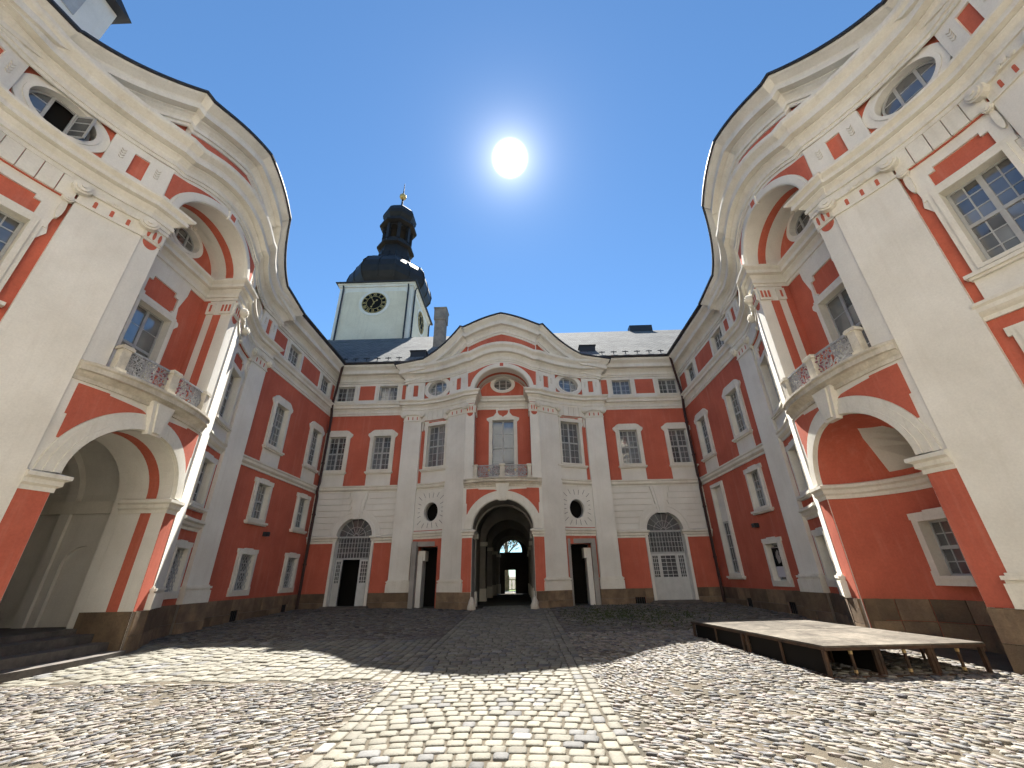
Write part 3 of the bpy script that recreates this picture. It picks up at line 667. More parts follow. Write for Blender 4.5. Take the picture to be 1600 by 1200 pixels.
def flat(wing, u0, u1, kind, zg, cols, ends=0, z_lo=.9):
    """a straight run of wall with its windows, bands and cornice; cols: [(u, ground, mid, main, attic)]"""
    lo, hi = min(u0,u1), max(u0,u1); holes = []; back = kind == 'back'
    for c in cols:
        u = c['u']
        if 'main' in c: holes.append(rect(u-.46,u+.46,6.58,8.36))
        if 'attic' in c: holes.append(rect(u-.5,u+.5,10.36,11.24))
        if c.get('mid'): holes.append(rect(u-.42,u+.42,3.74,5.05))
        if c.get('gnd'): holes.append(rect(u-.4,u+.4,1.3,2.5))
        if c.get('tall'): holes.append(rect(u-.46,u+.46,1.55,5.1))
        if c.get('door'): holes.append(arch(u,.86,.05,3.42,.86,24))
        if c.get('vent'): holes.append(rect(u-.22,u+.22,.34,.68))
    mb = MB(); slab(mb, rect(lo,hi,-.3,9.6), [h for h in holes if h[0][1] < 9], mF, -.32, 0); o = mb.build('wall', WHITE if kind == 'front' else RED, wing)
    mb = MB(); slab(mb, rect(lo,hi,9.6,11.5), [h for h in holes if h[0][1] > 9], mF, -.32, 0); mb.build('attic_wall', WHITE, wing)
    path = [(lo,0),(hi,0)]
    sweep(mb := MB(), path, [(o_*.8,z) for o_, z in ENT]); mb.build('attic_band', TRIM, wing)
    sweep(mb := MB(), path, COR); mb.build('cornice', TRIM, wing)
    sweep(mb := MB(), path, [(.5,12.33),(.58,12.33),(.68,12.36),(.7,12.42),(.66,12.44),(.2,12.48)]); mb.build('gutter', FLASH, wing)
    sweep(mb := MB(), path, STR); mb.build('string_course', TRIM, wing)
    # attic red fields between the windows
    us = sorted(c['u'] for c in cols if 'attic' in c); ed = [lo+.1]+sum([[u-.76,u+.76] for u in us],[])+[hi-.1]
    for i in range(0, len(ed), 2):
        if ed[i+1]-ed[i] > .12:
            m = MB(); bent(m, ed[i], ed[i+1], 10.42, 11.26, 0, .012, mF); m.build('attic_panel', RED, wing)
    for c in cols:
        u = c['u']
        if 'main' in c:
            wdw = window(wing, mF, u, 6.58, 8.36, .92, 'eared', 4, 6)
            m = MB(); bent(m, u-.62, u+.62, 5.80, 6.37, 0, .03, mF); m.build('apron', WHITE, wdw)
        if 'attic' in c:
            window(wing, mF, u, 10.36, 11.24, 1.0, 'plain', 4, 3, rim=.03, sill=False, glass=GLASS2 if random.random() < .4 else GLASS)
        if c.get('mid'): window(wing, mF, u, 3.74, 5.05, .84, 'lug', 4, 4)
        if c.get('gnd'):
            if c['gnd'] == 'poster':
                wd = window(wing, mF, u, 1.3, 2.5, .8, 'box', 2, 2, sill=False, depth=.26)
                m = MB(); m.box(u-.3,u+.3,.06,.07,1.42,2.36); m.build('poster', PAPER, wd)
                m = MB(); m.box(u-.285,u+.285,.052,.058,1.75,2.345); m.build('poster_print', BLACK, wd)
                m = MB(); slab(m, [(u-.05,1.84),(u+.09,1.88),(u+.13,2.0),(u+.06,2.12),(u+.12,2.22),(u+.02,2.28),(u-.07,2.2),(u-.12,2.06),(u-.08,1.95)], [], mF, -.051, -.046); slab(m, [(u+.1,2.02),(u+.2,2.1),(u+.21,2.2),(u+.13,2.16)], [], mF, -.051, -.046); m.build('printed_figure', GREYW, wd)
            else: window(wing, mF, u, 1.3, 2.5, .8, 'box', 2, 4, sill=False, lattice=True)
        if c.get('tall'):
            wd = window(wing, mF, u, 1.55, 5.1, .92, 'plain', 4, 7, sill=True, tr=4/7, panes=False)
            m = MB(); m.box(u-.41,u+.41,.09,.13,3.62,5.05); m.build('blind_panel', WHITE, wd)
            m = MB(); m.box(u-.41,u+.41,.14,.15,1.6,3.55); m.build('pane', GLASS2, wd)
        if c.get('vent'):
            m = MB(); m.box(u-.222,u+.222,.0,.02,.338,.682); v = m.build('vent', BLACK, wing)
            m = MB()
            for k in range(4): m.box(u-.16+k*.1,u-.14+k*.1,-.03,-.01,.34,.68)
            m.build('vent_bars', DARKI, v)
        if c.get('door'): door(wing, u, c['door'], zg)
    if back:
        m = MB(); sp = []
        for u in [c['u'] for c in cols if c.get('door')]:
            for k in range(7):
                z0 = 3.47+k*.283; z1 = z0+.255
                for s, e in ((-1,lo),(1,hi)):
                    def ext(z): return 1.22*math.sqrt(max(0,1-((z-3.4)/1.26)**2))+.02
                    a0, a1 = ext(z0), ext(z1)
                    ks = .3+.1*(k-4) if z1 > 4.55 else 0
                    a0, a1 = max(a0,ks if z0 > 4.5 else a0), max(a1,ks)
                    pl = [(u+s*a0,z0),(e,z0),(e,z1),(u+s*a1,z1)]; q = MB(); slab(q, pl if s > 0 else pl[::-1], [], mF, -.01, .06); sp.append(q)
            b = MB(); slab(b, rect(lo,hi,3.45,5.45), [arch(u,.84,3.3,3.42,.84,24)], mF, -.01, .015); b = b.build('rusticated_field', WHITE, wing)
            for q in sp: q.build('rusticated_course', WHITE, b)
            for s, e in ((-1,lo),(1,hi)):
                p = [(e,0),(u-.88,0),(u-.88,-.2)] if s < 0 else [(u+.88,-.2),(u+.88,0),(e,0)]
                sweep(mb := MB(), p, [(o_,z-.02) for o_, z in IMP]); mb.build('impost_band', TRIM, wing)
    sp = []; cut = [c['u'] for c in cols if c.get('door') or c.get('vent')]; a = lo
    for u in sorted(cut):
        h = .95 if any(c['u'] == u and c.get('door') for c in cols) else .23
        sp.append((a, u-h, mF, 0, 1, 0)); a = u+h
    sp.append((a, hi, mF, 0, 1, 0)); plinth(wing, sp, zg)
    for c in cols:
        if c.get('vent'):
            u = c['u']; m = MB(); m.box(u-.24,u+.24,-.06,.1,.68,1.02); m.build('stone_block', STONE, wing); m = MB(); m.box(u-.24,u+.24,-.06,.1,zg-.2,.34); m.build('stone_block', STONE, wing)

def door(wing, u, state, zg):
    """arched door: white surround, fanlight, glazed band, two leaves"""
    m = MB(); z0 = zg+.12; zs = 3.42; a = .84
    for a0, a1, o0, o1 in ((0,.14,-.3,.09),(.1,.40,-.02,.06),(.26,.36,0,.085)):
        outer = ellipse(u,zs,a+a1,a+a1,28,0,PI,True); inner = ellipse(u,zs,a+a0,a+a0,28,0,PI,True)[::-1]; slab(m, outer+inner, [], mF, o0, o1)
    for s in (-1,1): bent(m, *sorted((u+s*a,u+s*(a+.12))), zg+.05, zs-.3, -.3, .09, mF)
    for s in (-1,1): bent(m, *sorted((u+s*a,u+s*(a+.12))), zs-.3, zs, -.3, .07, mF)
    d = m.build('door', WHITE, wing)
    m = MB(); slab(m, [(u-.2,4.2),(u+.2,4.2),(u+.42,5.44),(u-.42,5.44)], [], mF, 0, .10); slab(m, [(u-.1,4.2),(u+.1,4.2),(u+.28,5.44),(u-.28,5.44)], [], mF, .09, .14); m.build('keystone', WHITE, d)
    y = .18
    m = MB(); slab(m, ellipse(u,zs,a-.02,a-.02,24,0,PI,True), [], lambda p,q,o_: (p,-o_,q), -y-.02, -y-.01); m.build('fanlight_pane', GLASS, d)
    m = MB(); m.box(u-a,u+a,y-.03,y+.04,3.36,3.44); m.box(u-a,u+a,y-.02,y+.04,2.42,2.5); m.box(u-a,u-a+.06,y-.02,y+.04,z0,3.4); m.box(u+a-.06,u+a,y-.02,y+.04,z0,3.4)
    for k in range(1,8):
        t = PI*k/8; tube(m, [(u+.1*math.cos(t),y,zs+.02+.1*math.sin(t)),(u+(a-.03)*math.cos(t),y,zs+.02+(a-.03)*math.sin(t))], .013, 4)
    for r in (.12,.45,.8):
        tube(m, [(u+r*math.cos(PI*k/20)*1.0,y,zs+.02+r*math.sin(PI*k/20)*(1 if r > .7 else .95+.05*math.cos(k*2.5))) for k in range(21)], .013, 4)
    for k in range(1,12): m.box(u-a+2*a*k/12-.011,u-a+2*a*k/12+.011,y-.012,y+.012,2.5,3.36)
    for k in range(1,4): m.box(u-a,u+a,y-.01,y+.01,2.5+.86*k/4-.011,2.5+.86*k/4+.011)
    m.build('glazing_bars', FRAME, d)
    m = MB(); m.box(u-a+.06,u+a-.06,y+.015,y+.022,2.5,3.36); m.build('pane', GLASS2, d)
    def leaf(x0, x1, rot=0, hinge=0):
        q = MB(); zm = z0+(2.42-z0)*.46; t = .07
        q.box(x0,x1,-.02,.02,z0,zm)
        for (p0,p1) in ((z0+.12,zm-.1),): q.box(x0+.08,x1-.08,-.035,-.02,p0,p1)
        q.box(x0,x0+t,-.02,.02,zm,2.42); q.box(x1-t,x1,-.02,.02,zm,2.42); q.box(x0+t,x1-t,-.02,.02,2.34,2.42); q.box(x0+t,x1-t,-.02,.02,zm,zm+.06)
        n = 3
        for k in range(1,n): q.box(x0+t+(x1-x0-2*t)*k/n-.009,x0+t+(x1-x0-2*t)*k/n+.009,-.012,.012,zm,2.4)
        for k in range(1,6): q.box(x0+t,x1-t,-.011,.011,zm+(2.38-zm)*k/6-.009,zm+(2.38-zm)*k/6+.009)
        o = link('door_leaf', q.mesh('door_leaf', DOORP), d, (u+hinge,y,0)); o.rotation_euler = (0,0,rot)
        g = MB(); g.box(x0+t,x1-t,-.003,.003,zm+.05,2.36); p = link('pane', g.mesh('pane', GLASS2), d, (u+hinge,y+.004,0)); p.rotation_euler = (0,0,rot)
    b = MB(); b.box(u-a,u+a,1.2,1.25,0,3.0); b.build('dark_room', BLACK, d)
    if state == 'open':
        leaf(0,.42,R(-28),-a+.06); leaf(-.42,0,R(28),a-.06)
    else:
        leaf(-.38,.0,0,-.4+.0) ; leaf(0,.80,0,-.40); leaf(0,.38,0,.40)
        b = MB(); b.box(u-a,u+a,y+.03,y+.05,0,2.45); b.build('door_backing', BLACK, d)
    for k in range(2):
        q = MB(); q.box(u-1.15+.1*k,u+1.15-.1*k,-.42+.2*k,.2,zg-.1,zg+.07+.07*k); q.build('door_step', STEP, d)

# ------------------------------------------------------------------ the four wings
def core(wing, spans):
    for a, b in spans: MB().box(a,b,1.6,15.5,-.5,12.3).build('sun_blocker', GREYW, wing)  # unseen solid blocks added to stop sun leaking in behind the facade
def roof(wing, lo, hi, name='roof', hip=0):
    m = MB(); e0, e1 = .62, -8.0; z0, z1 = 12.40, 19.4
    L_ = math.hypot(e0-e1, z1-z0)
    m.add([(lo,-e0,z0),(hi,-e0,z0),(hi,-e1,z1),(lo,-e1,z1),(hi,-e1*2,z0),(lo,-e1*2,z0)], [(0,1,2,3),(3,2,4,5),(0,3,5),(1,4,2)])
    o = m.build(name, ROOF, wing); me = o.data; uv = me.uv_layers.new(name='UVMap')
    for p in me.polygons:
        for li in p.loop_indices:
            c = me.vertices[me.loops[li].vertex_index].co; uv.data[li].uv = (c.x, c.z*1.58)
    return o
ZG = {'back': .42, 'left': .22, 'right': .22}
# back wing
bw = tag(empty('monastery_wing', (CX,BACK_Y,0)), 'red and white baroque wing facing us, with arched passage and curved gable', 'building')
risalit(bw, 'back', .40)
flat(bw, -9.315, -5.25, 'back', .38, [dict(u=-8.66,main=1,attic=1), dict(u=-6.30,main=1,attic=1), dict(u=-7.08,door='open')])
flat(bw, 5.25, 9.653, 'back', .40, [dict(u=6.44,main=1,attic=1), dict(u=8.95,main=1,attic=1), dict(u=7.5,door='shut'), dict(u=5.95,vent=1)])
ro = roof(bw, -19, 19); core(bw, ((-19,-2.05),(2.05,19)))
# left wing
lw = tag(empty('monastery_wing', (LEFT_X,CL,0), PI/2), 'red and white baroque wing on the left, with a deep stepped portal', 'building')
risalit(lw, 'left', .2)
flat(lw, 5.25, 11.54, 'left', .25, [dict(u=7.22,main=1,attic=1,mid=1,gnd=1), dict(u=10.42,main=1,attic=1,mid=1,gnd=1), dict(u=7.24,vent=1), dict(u=10.5,vent=1)])
flat(lw, -5.25, -11.54, 'left', .0, [dict(u=-7.22,main=1,attic=1,mid=1,gnd=1), dict(u=-10.42,main=1,attic=1,mid=1,gnd=1)])
rl = roof(lw, -20, 19.4); core(lw, ((-11,-2.1),(2.1,11)))
# right wing (its far end lies at negative u)
rw = tag(empty('monastery_wing', (RIGHT_X,CR,0), -PI/2), 'red and white baroque wing on the right, with a red niche behind the stage', 'building')
risalit(rw, 'right', .2)
flat(rw, -5.25, -11.44, 'right', .28, [dict(u=-6.72,main=1,attic=1,mid=1,gnd='poster'), dict(u=-9.9,main=1,attic=1,tall=1), dict(u=-6.5,vent=1), dict(u=-9.3,vent=1)])
flat(rw, 5.25, 11.6, 'right', .0, [dict(u=6.72,main=1,attic=1,mid=1,gnd=1), dict(u=9.9,main=1,attic=1,mid=1,gnd=1)])
rr_ = roof(rw, -19.3, 20); core(rw, ((-11,11),))
# the fourth side of the court, behind the viewer: it throws sunlight back and shows in the panes
fwg = tag(empty('monastery_wing', (CX+.2,-3.0,0), PI), 'sunlit fourth wing closing the court behind the viewer', 'building')
flat(fwg, -9.7, 9.5, 'front', 0, [dict(u=u,main=1,attic=1,mid=1,gnd=1) for u in (-8,-5,-2,1,4,7)])
roof(fwg, -19, 19)

# details on the roofs of the back wing
m = MB(); cxx, cyy = -5.42-CX, 24.2-BACK_Y
m.box(cxx-.36,cxx+.36,cyy-.3,cyy+.5,14.5,18.0); m.box(cxx-.42,cxx+.42,cyy-.36,cyy+.56,18.0,18.9); m.box(cxx-.46,cxx+.46,cyy-.4,cyy+.6,18.9,19.0)
m.build('chimney', CHIM, ro)
def onroof(d): return 12.40+(.62-d)*(7.0/8.62)
for u, d in ((-5.05,-.7),(5.0,-.9)):
    m = MB(); m.box(u-.45,u+.45,-d-.1,-d+.7,onroof(d)-.2,onroof(d)+.30); m.box(u-.5,u+.5,-d-.16,-d+.75,onroof(d)+.30,onroof(d)+.35); m.build('roof_hatch', FLASH, ro)
m = MB(); m.box(9.9,11.7,7.7,8.3,19.0,19.75); m.build('ridge_vent', FLASH, ro)
for k in range(12):
    u = (-9.0+.62*k) if k < 6 else (5.6+.66*(k-6))
    m = MB(); z = onroof(.1); m.box(u-.02,u+.02,-.12,-.08,z-.05,z+.2); m.box(u-.17,u+.17,-.13,-.09,z+.12,z+.16); m.build('snow_guard', FLASH, ro)
# downpipes in the two inner corners
for nm, u, s in (('L',-9.315,1),('R',9.653,-1)):
    m = MB(); x = u+s*.16
    tube(m, [(x+s*.34,-.62,12.36),(x+s*.34,-.62,12.2),(x+s*.1,-.3,11.3),(x,-.16,10.9),(x,-.30,10.25),(x,-.30,9.95),(x,-.16,9.4),(x,-.16,5.9),(x,-.24,5.75),(x,-.24,5.5),(x,-.16,5.3),(x,-.16,.45)], .065, 8)
    for z in (8.6,6.9,4.4,2.2): tube(m, [(x,-.16,z),(x,-.16,z+.08)], .085, 8)
    m.build('downpipe', PIPE, bw)
m = MB(); m.box(7.9,8.1,-.18,0,3.18,3.34); tag(m.build('wall_lamp', DARKI, lw))
m = MB(); m.box(-7.5,-7.3,-.18,0,3.1,3.24); m.build('wall_lamp', DARKI, rw)
# dormer on the left roof
m = MB(); u, d = -3.7, -4.6; z = onroof(d)-1.02; m.box(u-1.3,u+1.3,-d-2.4,-d+2,z-1.4,z+2.2); dm = m.build('dormer', WHITE, rl)
m = MB(); m.box(u-.6,u+.6,-d-2.43,-d-2.4,z+.6,z+1.9); m.build('dormer_shutter', FRAME, rl)
m = MB(); m.add([(u-1.5,-d-2.7,z+2.2),(u+1.5,-d-2.7,z+2.2),(u,-d-2.7,z+3.0),(u-1.5,-d+3,z+2.2),(u+1.5,-d+3,z+2.2),(u,-d+3,z+3.0)],[(0,1,2),(0,2,5,3),(1,4,5,2),(0,3,4,1),(3,5,4)]); m.build('dormer_roof', FLASH, rl)

# ------------------------------------------------------------------ arched passage through the back wing
A, BZ, ZS = 1.34, 1.24, 3.49
def shell(par, name, mm, a, b, zs, d0, d1, z0=-.3, n=24, f0=None):
    q = MB(); a, b = a-.007, b-.007; prof = [(-a,z0)]+[(p[0],p[1]) for p in ellipse(0,zs,a,b,n,PI,0,True)]+[(a,z0)]; v = []
    for x, z in prof: v += [(x,-(f0(x) if f0 else d0),z),(x,-d1,z)]
    q.add(v, [(2*i,2*i+1,2*i+3,2*i+2) for i in range(len(prof)-1)]); return q.build(name, mm, par)
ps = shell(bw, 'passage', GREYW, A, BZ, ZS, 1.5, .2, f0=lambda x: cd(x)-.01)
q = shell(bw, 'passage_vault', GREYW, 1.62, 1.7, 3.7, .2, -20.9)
for d in (.2,-5,-10,-15,-20):
    m = MB(); o_ = arch(0,1.8,-.3,3.6,2.0,24); i_ = arch(0,1.30,-.29,3.42,1.22,24)
    slab(m, o_, [i_], mapF(0), d-.35, d); m.build('vault_rib', GREYW, q)
    for s in (-1,1):
        m = MB(); x0, x1 = sorted((s*1.2,s*1.64)); m.box(x0,x1,-d-.03,-d+.4,3.2,3.42); x0, x1 = sorted((s*1.23,s*1.64)); m.box(x0,x1,-d-.015,-d+.38,-.3,1.0); m.build('rib_impost', TRIM, q)
gd = -20.9
m = MB(); gu = 0.12
slab(m, arch(0,1.65,-.3,3.7,1.7,24), [rect(gu-.98,gu-.02,.15,2.12), arch(gu-.5,1.12,3.62,3.75,1.05,20)], mapF(gd), -.12, 0); g = m.build('gate', WOODD, bw)
m = MB()
for k in range(1,9):
    t = PI*k/9; tube(m, [(gu-.5+.3*math.cos(t),-gd+.05,3.75+.28*math.sin(t)),(gu-.5+1.1*math.cos(t),-gd+.05,3.75+1.03*math.sin(t))], .018, 4)
for k in range(6):
    t = PI*(k+.5)/6
    for sg in (1,-1): tube(m, [(gu-.5+.72*math.cos(t)+.16*(1-q_/16)*math.cos(q_*.6*sg),-gd+.05,3.75+.68*math.sin(t)+.16*(1-q_/16)*math.sin(q_*.6*sg)) for q_ in range(14)], .014, 4)
for r in (.3,.55): tube(m, [(gu-.5+r*math.cos(PI*k/14),-gd+.05,3.75+r*.95*math.sin(PI*k/14)) for k in range(15)], .016, 4)
m.build('fanlight_grille', DARKI, g)
m = MB(); m.box(-3,3,-gd+.2,-gd+.25,5.6,9); m.build('gate_wall', GREYW, bw)

# ------------------------------------------------------------------ portal of the left wing
po = MB(); W2 = 1.34
j = shell(lw, 'portal', WHITE, A, BZ, ZS, 1.5, .35, z0=0, f0=lambda x: cd(x)-.01)
for s in (-1,1):
    m = MB(); x0, x1 = sorted((s*(A+.004),s*(A-.012))); m.box(x0,x1,-1.12,-.86,1.03,3.14); m.build('red_stripe', RED, j)
    m = MB(); x0, x1 = sorted((s*(A+.2),s*(A-.05))); m.box(x0,x1,-1.46,-.3,0,1.03); m.build('jamb_plinth', STONE, j)
q = MB(); n = 28; v = []
for i in range(n+1):
    t = PI*i/n; x = (A-.012)*math.cos(t); z = ZS+(BZ-.012)*math.sin(t); v += [(x,-.86,z),(x,-1.12,z)]
q.add(v, [(2*i,2*i+1,2*i+3,2*i+2) for i in range(n)]); q.build('red_stripe', RED, j)
v2 = shell(lw, 'portal_vestibule', WHITE, 1.75, 1.62, 3.5, .35, -3.2, z0=0)
for d in (.34,-1.2):
    m = MB(); slab(m, arch(0,1.95,0,3.6,1.9,24), [arch(0,1.34 if d > 0 else 1.6,.01,3.49,1.24 if d > 0 else 1.46,24)], mapF(0), d-.25, d); m.build('vault_rib', WHITE, v2)
for s in (-1,1):
    for d0, d1 in ((.1,.33),(-1.44,-1.215),(-3.19,-2.9)):
        m = MB(); x0, x1 = sorted((s*1.62,s*1.75)); m.box(x0,x1,-d1,-d0,0,3.2); m.build('wall_strip', WHITE, v2)
    m = MB(); x0, x1 = sorted((s*1.58,s*1.76)); m.box(x0,x1,-.35,3.2,3.2,3.5); m.build('vestibule_band', TRIM, v2)
    m = MB(); slab(m, rect(-1.2,.1,0,3.2), [arch(-.55,.45,.3,2.0,.45,16)], lambda a,b,o_: (s*(1.75-o_),-a,b), 0, .08); m.build('blind_arch', WHITE, v2)
m = MB(); slab(m, arch(0,1.76,0,3.5,1.62,24), [arch(.1,.75,.3,2.5,.5,16)], mapF(-3.2), -.2, 0); bk = m.build('vestibule_back', WHITE, v2); m = MB(); m.box(-.8,1.0,3.32,3.4,.3,3.2); m.build('inner_door', WOODD, v2)
m = MB(); m.box(-1.74,1.74,-.4,3.2,.3,.72); m.build('vestibule_floor', STEP, v2)
st = tag(empty('stone_steps', (LEFT_X+1.0,CL,.1)), 'dark worn stone steps leading up into the left portal', 'steps')
for k, (d0, d1, zt) in enumerate(((.3,1.62,.30),(.3,1.22,.46),(.3,.82,.62))):
    m = MB(); nseg = 12; v = []
    for i in range(nseg+1):
        u = -1.32+2.64*i/nseg; e = d1+(.10*(1-(u/1.32)**2) if k < 3 else 0)
        v += [(e-1.0,u,-.1),(e-1.0,u,zt-.1),(d0-1.0,u,zt-.1)]
    m.add(v, [(3*i,3*i+3,3*i+4,3*i+1) for i in range(nseg)]+[(3*i+1,3*i+4,3*i+5,3*i+2) for i in range(nseg)]+[(0,1,2),(3*nseg+2,3*nseg+1,3*nseg)])
    m.build('step', STEP, st)

# ------------------------------------------------------------------ red niche of the right wing
def mA(t, z, o):
    """the half-round niche: t runs round the apse, o outwards from its axis"""
    r = 1.0 if z <= ZS else math.sqrt(max(0.0004, 1-((z-ZS)/BZ)**2))
    a = (A-.008)*r+o; b = 1.25*r+o
    return (-a*math.cos(t), -(1.42-b*math.sin(t)), z)
lun = [(PI/2-.30+t, z) for t, z in ((-.22,3.62),(.62,3.62),(.70,3.95),(.62,4.25),(.35,4.5),(-.3,4.58),(-.34,4.4))]
win = rect(PI/2-.42,PI/2+.42,1.45,2.55)
m = MB(); pl = [(0.0,0),(PI,0),(PI,ZS)]+[(PI,ZS+BZ*math.sin(PI/2*i/10)*.995) for i in range(1,11)]+[(0,ZS+BZ*math.sin(PI/2*i/10)*.995) for i in range(10,0,-1)]+[(0,ZS)]
zz = sorted({p[1] for p in pl}); 
def grid_slab(mb, holes):
    loops = [split(h, .12) for h in holes]; V = []; E = []
    for lp in loops:
        n0 = len(V); V += [Vector(p) for p in lp]; E += [(n0+i,n0+(i+1) % len(lp)) for i in range(len(lp))]
    zs_ = [0,.5,1.03,1.45,2.0,2.55,3.0,ZS]+[ZS+BZ*math.sin(PI/2*i/12)*.998 for i in range(1,13)]; ts = [PI*i/28 for i in range(29)]
    for z in zs_: n0 = len(V); V += [Vector((0,z)),Vector((PI,z))]; E.append((n0,n0+1))
    for t in ts: n0 = len(V); V += [Vector((t,0)),Vector((t,zs_[-1]))]; E.append((n0,n0+1))
    vo,_,fo,_,_,_ = delaunay_2d_cdt(V, E, [], 0, 1e-5)
    fs = [tuple(f) for f in fo if not any(inside(sum(vo[i][0] for i in f)/3, sum(vo[i][1] for i in f)/3, h) for h in loops)]
    mb.add([mA(v[0],v[1],0) for v in vo], fs); return loops
loops = grid_slab(m, [lun, win]); nb = m.build('niche_wall', RED, rw)
shell(rw, 'niche_reveal', RED, A-.004, BZ-.004, ZS, 1.5, 1.36, z0=-.3, f0=lambda x: cd(x)-.008)
for s in (-1,1):
    x0, x1 = sorted((s*(A+.2),s*(A-.05))); MB().box(x0,x1,-1.44,-1.06,0,1.03).build('stone_block', STONE, nb)
nb.data.polygons.foreach_set('use_smooth', [True]*len(nb.data.polygons))
m = MB()
lp = loops[0]; n = len(lp); inner = [(PI/2+.02+(p[0]-(PI/2-.10))*.62, 3.68+(p[1]-3.62)*.86) for p in lp]
cpl = [Vector(mA(PI/2-.05,3.9,.55))]
iv = [(-1.2*math.cos(p[0])*1.0, -(1.42-1.25-.62), p[1]) for p in inner]
m.add([mA(p[0],p[1],0) for p in lp]+iv, [(i,(i+1) % n,n+(i+1) % n,n+i) for i in range(n)]); m.build('lunette_splay', WHITE, nb)
m = MB(); m.box(-.75,.75,.43,.45,3.55,4.7); m.build('lunette_pane', GLASS2, nb)
m = MB()
for k in range(-3,4): m.box(k*.2-.015,k*.2+.015,.40,.43,3.6,4.6)
for k in range(4): m.box(-.75,.75,.41,.43,3.78+k*.25,3.8+k*.25)
m.build('lunette_bars', FRAME, nb)
m = MB(); nth = 24
pth = [(-(A)*math.cos(PI*i/nth), 1.42-1.25*math.sin(PI*i/nth)) for i in range(nth+1)]
sweep(m, pth, IMP); m.build('niche_band', TRIM, rw)
wn = window(rw, mapF(.17+.03), 0.0, 1.45, 2.52, .94, 'box', 4, 4, fine=True, base=.04, depth=.2, sill=False, rim=.1, glass=GLASS2)
m = MB(); m.box(-.8,.8,-.02,.3,1.2,2.8); 
sp = []
pl_ = MB(); bl = []
for c in range(2):
    z0, z1 = ((-.1,.62),(.62,1.03))[c]; k = 7
    for i in range(k):
        t0, t1 = PI*(i+(.5 if c else 0)*0)/k, PI*(i+1)/k; q = MB(); v = []
        for e in range(4):
            t = t0+.006+(t1-t0-.012)*e/3
            for (z, o_) in ((z0+.006,-.04),(z1-.006,-.04),(z1-.006,.05),(z0+.006,.05)): v.append(mA(t,z,o_))
        f = []
        for e in range(3):
            for h in range(4): f.append((4*e+h,4*e+(h+1) % 4,4*e+4+(h+1) % 4,4*e+4+h))
        q.add(v, f+[(0,1,2,3),(12,15,14,13)]); bl.append(q)
for q in bl: q.build('stone_block', STONE, nb)

# ------------------------------------------------------------------ clock tower
TX0, TX1, TY0, TY1 = -15.15, -8.85, 28.0, 34.3; TZ0, TZ1 = 14.0, 24.55
tw = tag(empty('clock_tower', ((TX0+TX1)/2,(TY0+TY1)/2,TZ0)), 'white square clock tower with black onion dome rising behind the roof', 'tower')
hx = (TX1-TX0)/2
def T(v): return v
m = MB(); m.box(-hx,hx,-hx,hx,0,TZ1-TZ0); m.build('tower_body', WHITE, tw)
def tower_face(rot):
    Rm = Matrix.Rotation(rot,3,'Z')
    def mp(u, z, o): return tuple(Rm @ Vector((u,-(hx+o),z-TZ0)))
    r_ = []
    for cx_, cz_, t0 in ((2.35,23.5,0),(-2.35,23.5,PI/2),(-2.35,19.0,PI),(2.35,19.0,1.5*PI)): r_ += [(cx_+.35*math.cos(t0+PI/2*i/6),cz_+.35*math.sin(t0+PI/2*i/6)) for i in range(7)]
    m = MB(); slab(m, r_, [], mp, 0, .02); m.build('cream_field', CREAM, tw)
    m = MB(); cz = 22.65; slab(m, ellipse(0,cz,1.3,1.3,40), [], mp, 0, .06); m.build('clock_ring', WHITE, tw)
    m = MB(); slab(m, ellipse(0,cz,1.05,1.05,40), [], mp, .05, .08); f = m.build('clock_face', BLACK, tw)
    m = MB(); slab(m, ellipse(0,cz,1.03,1.03,40), [ellipse(0,cz,.99,.99,40)], mp, .08, .10); slab(m, ellipse(0,cz,.66,.66,40), [ellipse(0,cz,.63,.63,40)], mp, .08, .10); m.build('minute_ring', GOLD, f)
    nums = ['XII','I','II','III','IIII','V','VI','VII','VIII','IX','X','XI']
    for h, s in enumerate(nums):
        t = PI/2-2*PI*h/12; m = MB(); wds = {'I':.07,'V':.15,'X':.15}; tot = sum(wds[c] for c in s); x = -tot/2
        def put(a, b, thk):
            (x0,y0),(x1,y1) = a, b; dx, dy = x1-x0, y1-y0; l = math.hypot(dx,dy); nx, ny = -dy/l*thk, dx/l*thk
            q = []
            for (px,py) in ((x0-nx,y0-ny),(x1-nx,y1-ny),(x1+nx,y1+ny),(x0+nx,y0+ny)):
                r = .70+py; q.append((r*math.cos(t)+px*math.sin(t), cz+r*math.sin(t)-px*math.cos(t)))
            slab(m, q, [], mp, .08, .10)
        for c in s:
            wd = wds[c]
            if c == 'I': put((x+wd/2,0),(x+wd/2,.26),.016)
            if c == 'V': put((x+.01,.26),(x+wd/2,0),.017); put((x+wd-.01,.26),(x+wd/2,0),.011)
            if c == 'X': put((x+.01,.26),(x+wd-.01,0),.017); put((x+wd-.01,.26),(x+.01,0),.011)
            x += wd
        m.build('numeral', GOLD, f)
    m = MB()
    for angd, ln, wd in ((118,.62,.04),(-112,.5,.035),(45,.35,.02)):
        t = R(angd); c, s = math.cos(t), math.sin(t); slab(m, [(-s*wd,cz+c*wd),(-.15*c,cz-.15*s),(s*wd,cz-c*wd),(ln*c,cz+ln*s)], [], mp, .10, .12)
        slab(m, ellipse(ln*.92*c,cz+ln*.92*s,.075,.075,10), [], mp, .10, .12)
    m.build('clock_hands', GOLD, f)
    m = MB(); p = lambda u, z, o: mp(u,z,o)
    tube(m, [p(hx-.35,24.4,.25),p(hx-.35,24.1,.12),p(hx-.35,18.0,.12)], .07, 6); m.build('downpipe', FLASH, tw); m = MB(); tube(m, [p(-hx+.35,24.4,.25),p(-hx+.35,24.1,.12),p(-hx+.35,18.0,.12)], .07, 6); m.build('downpipe', FLASH, tw)
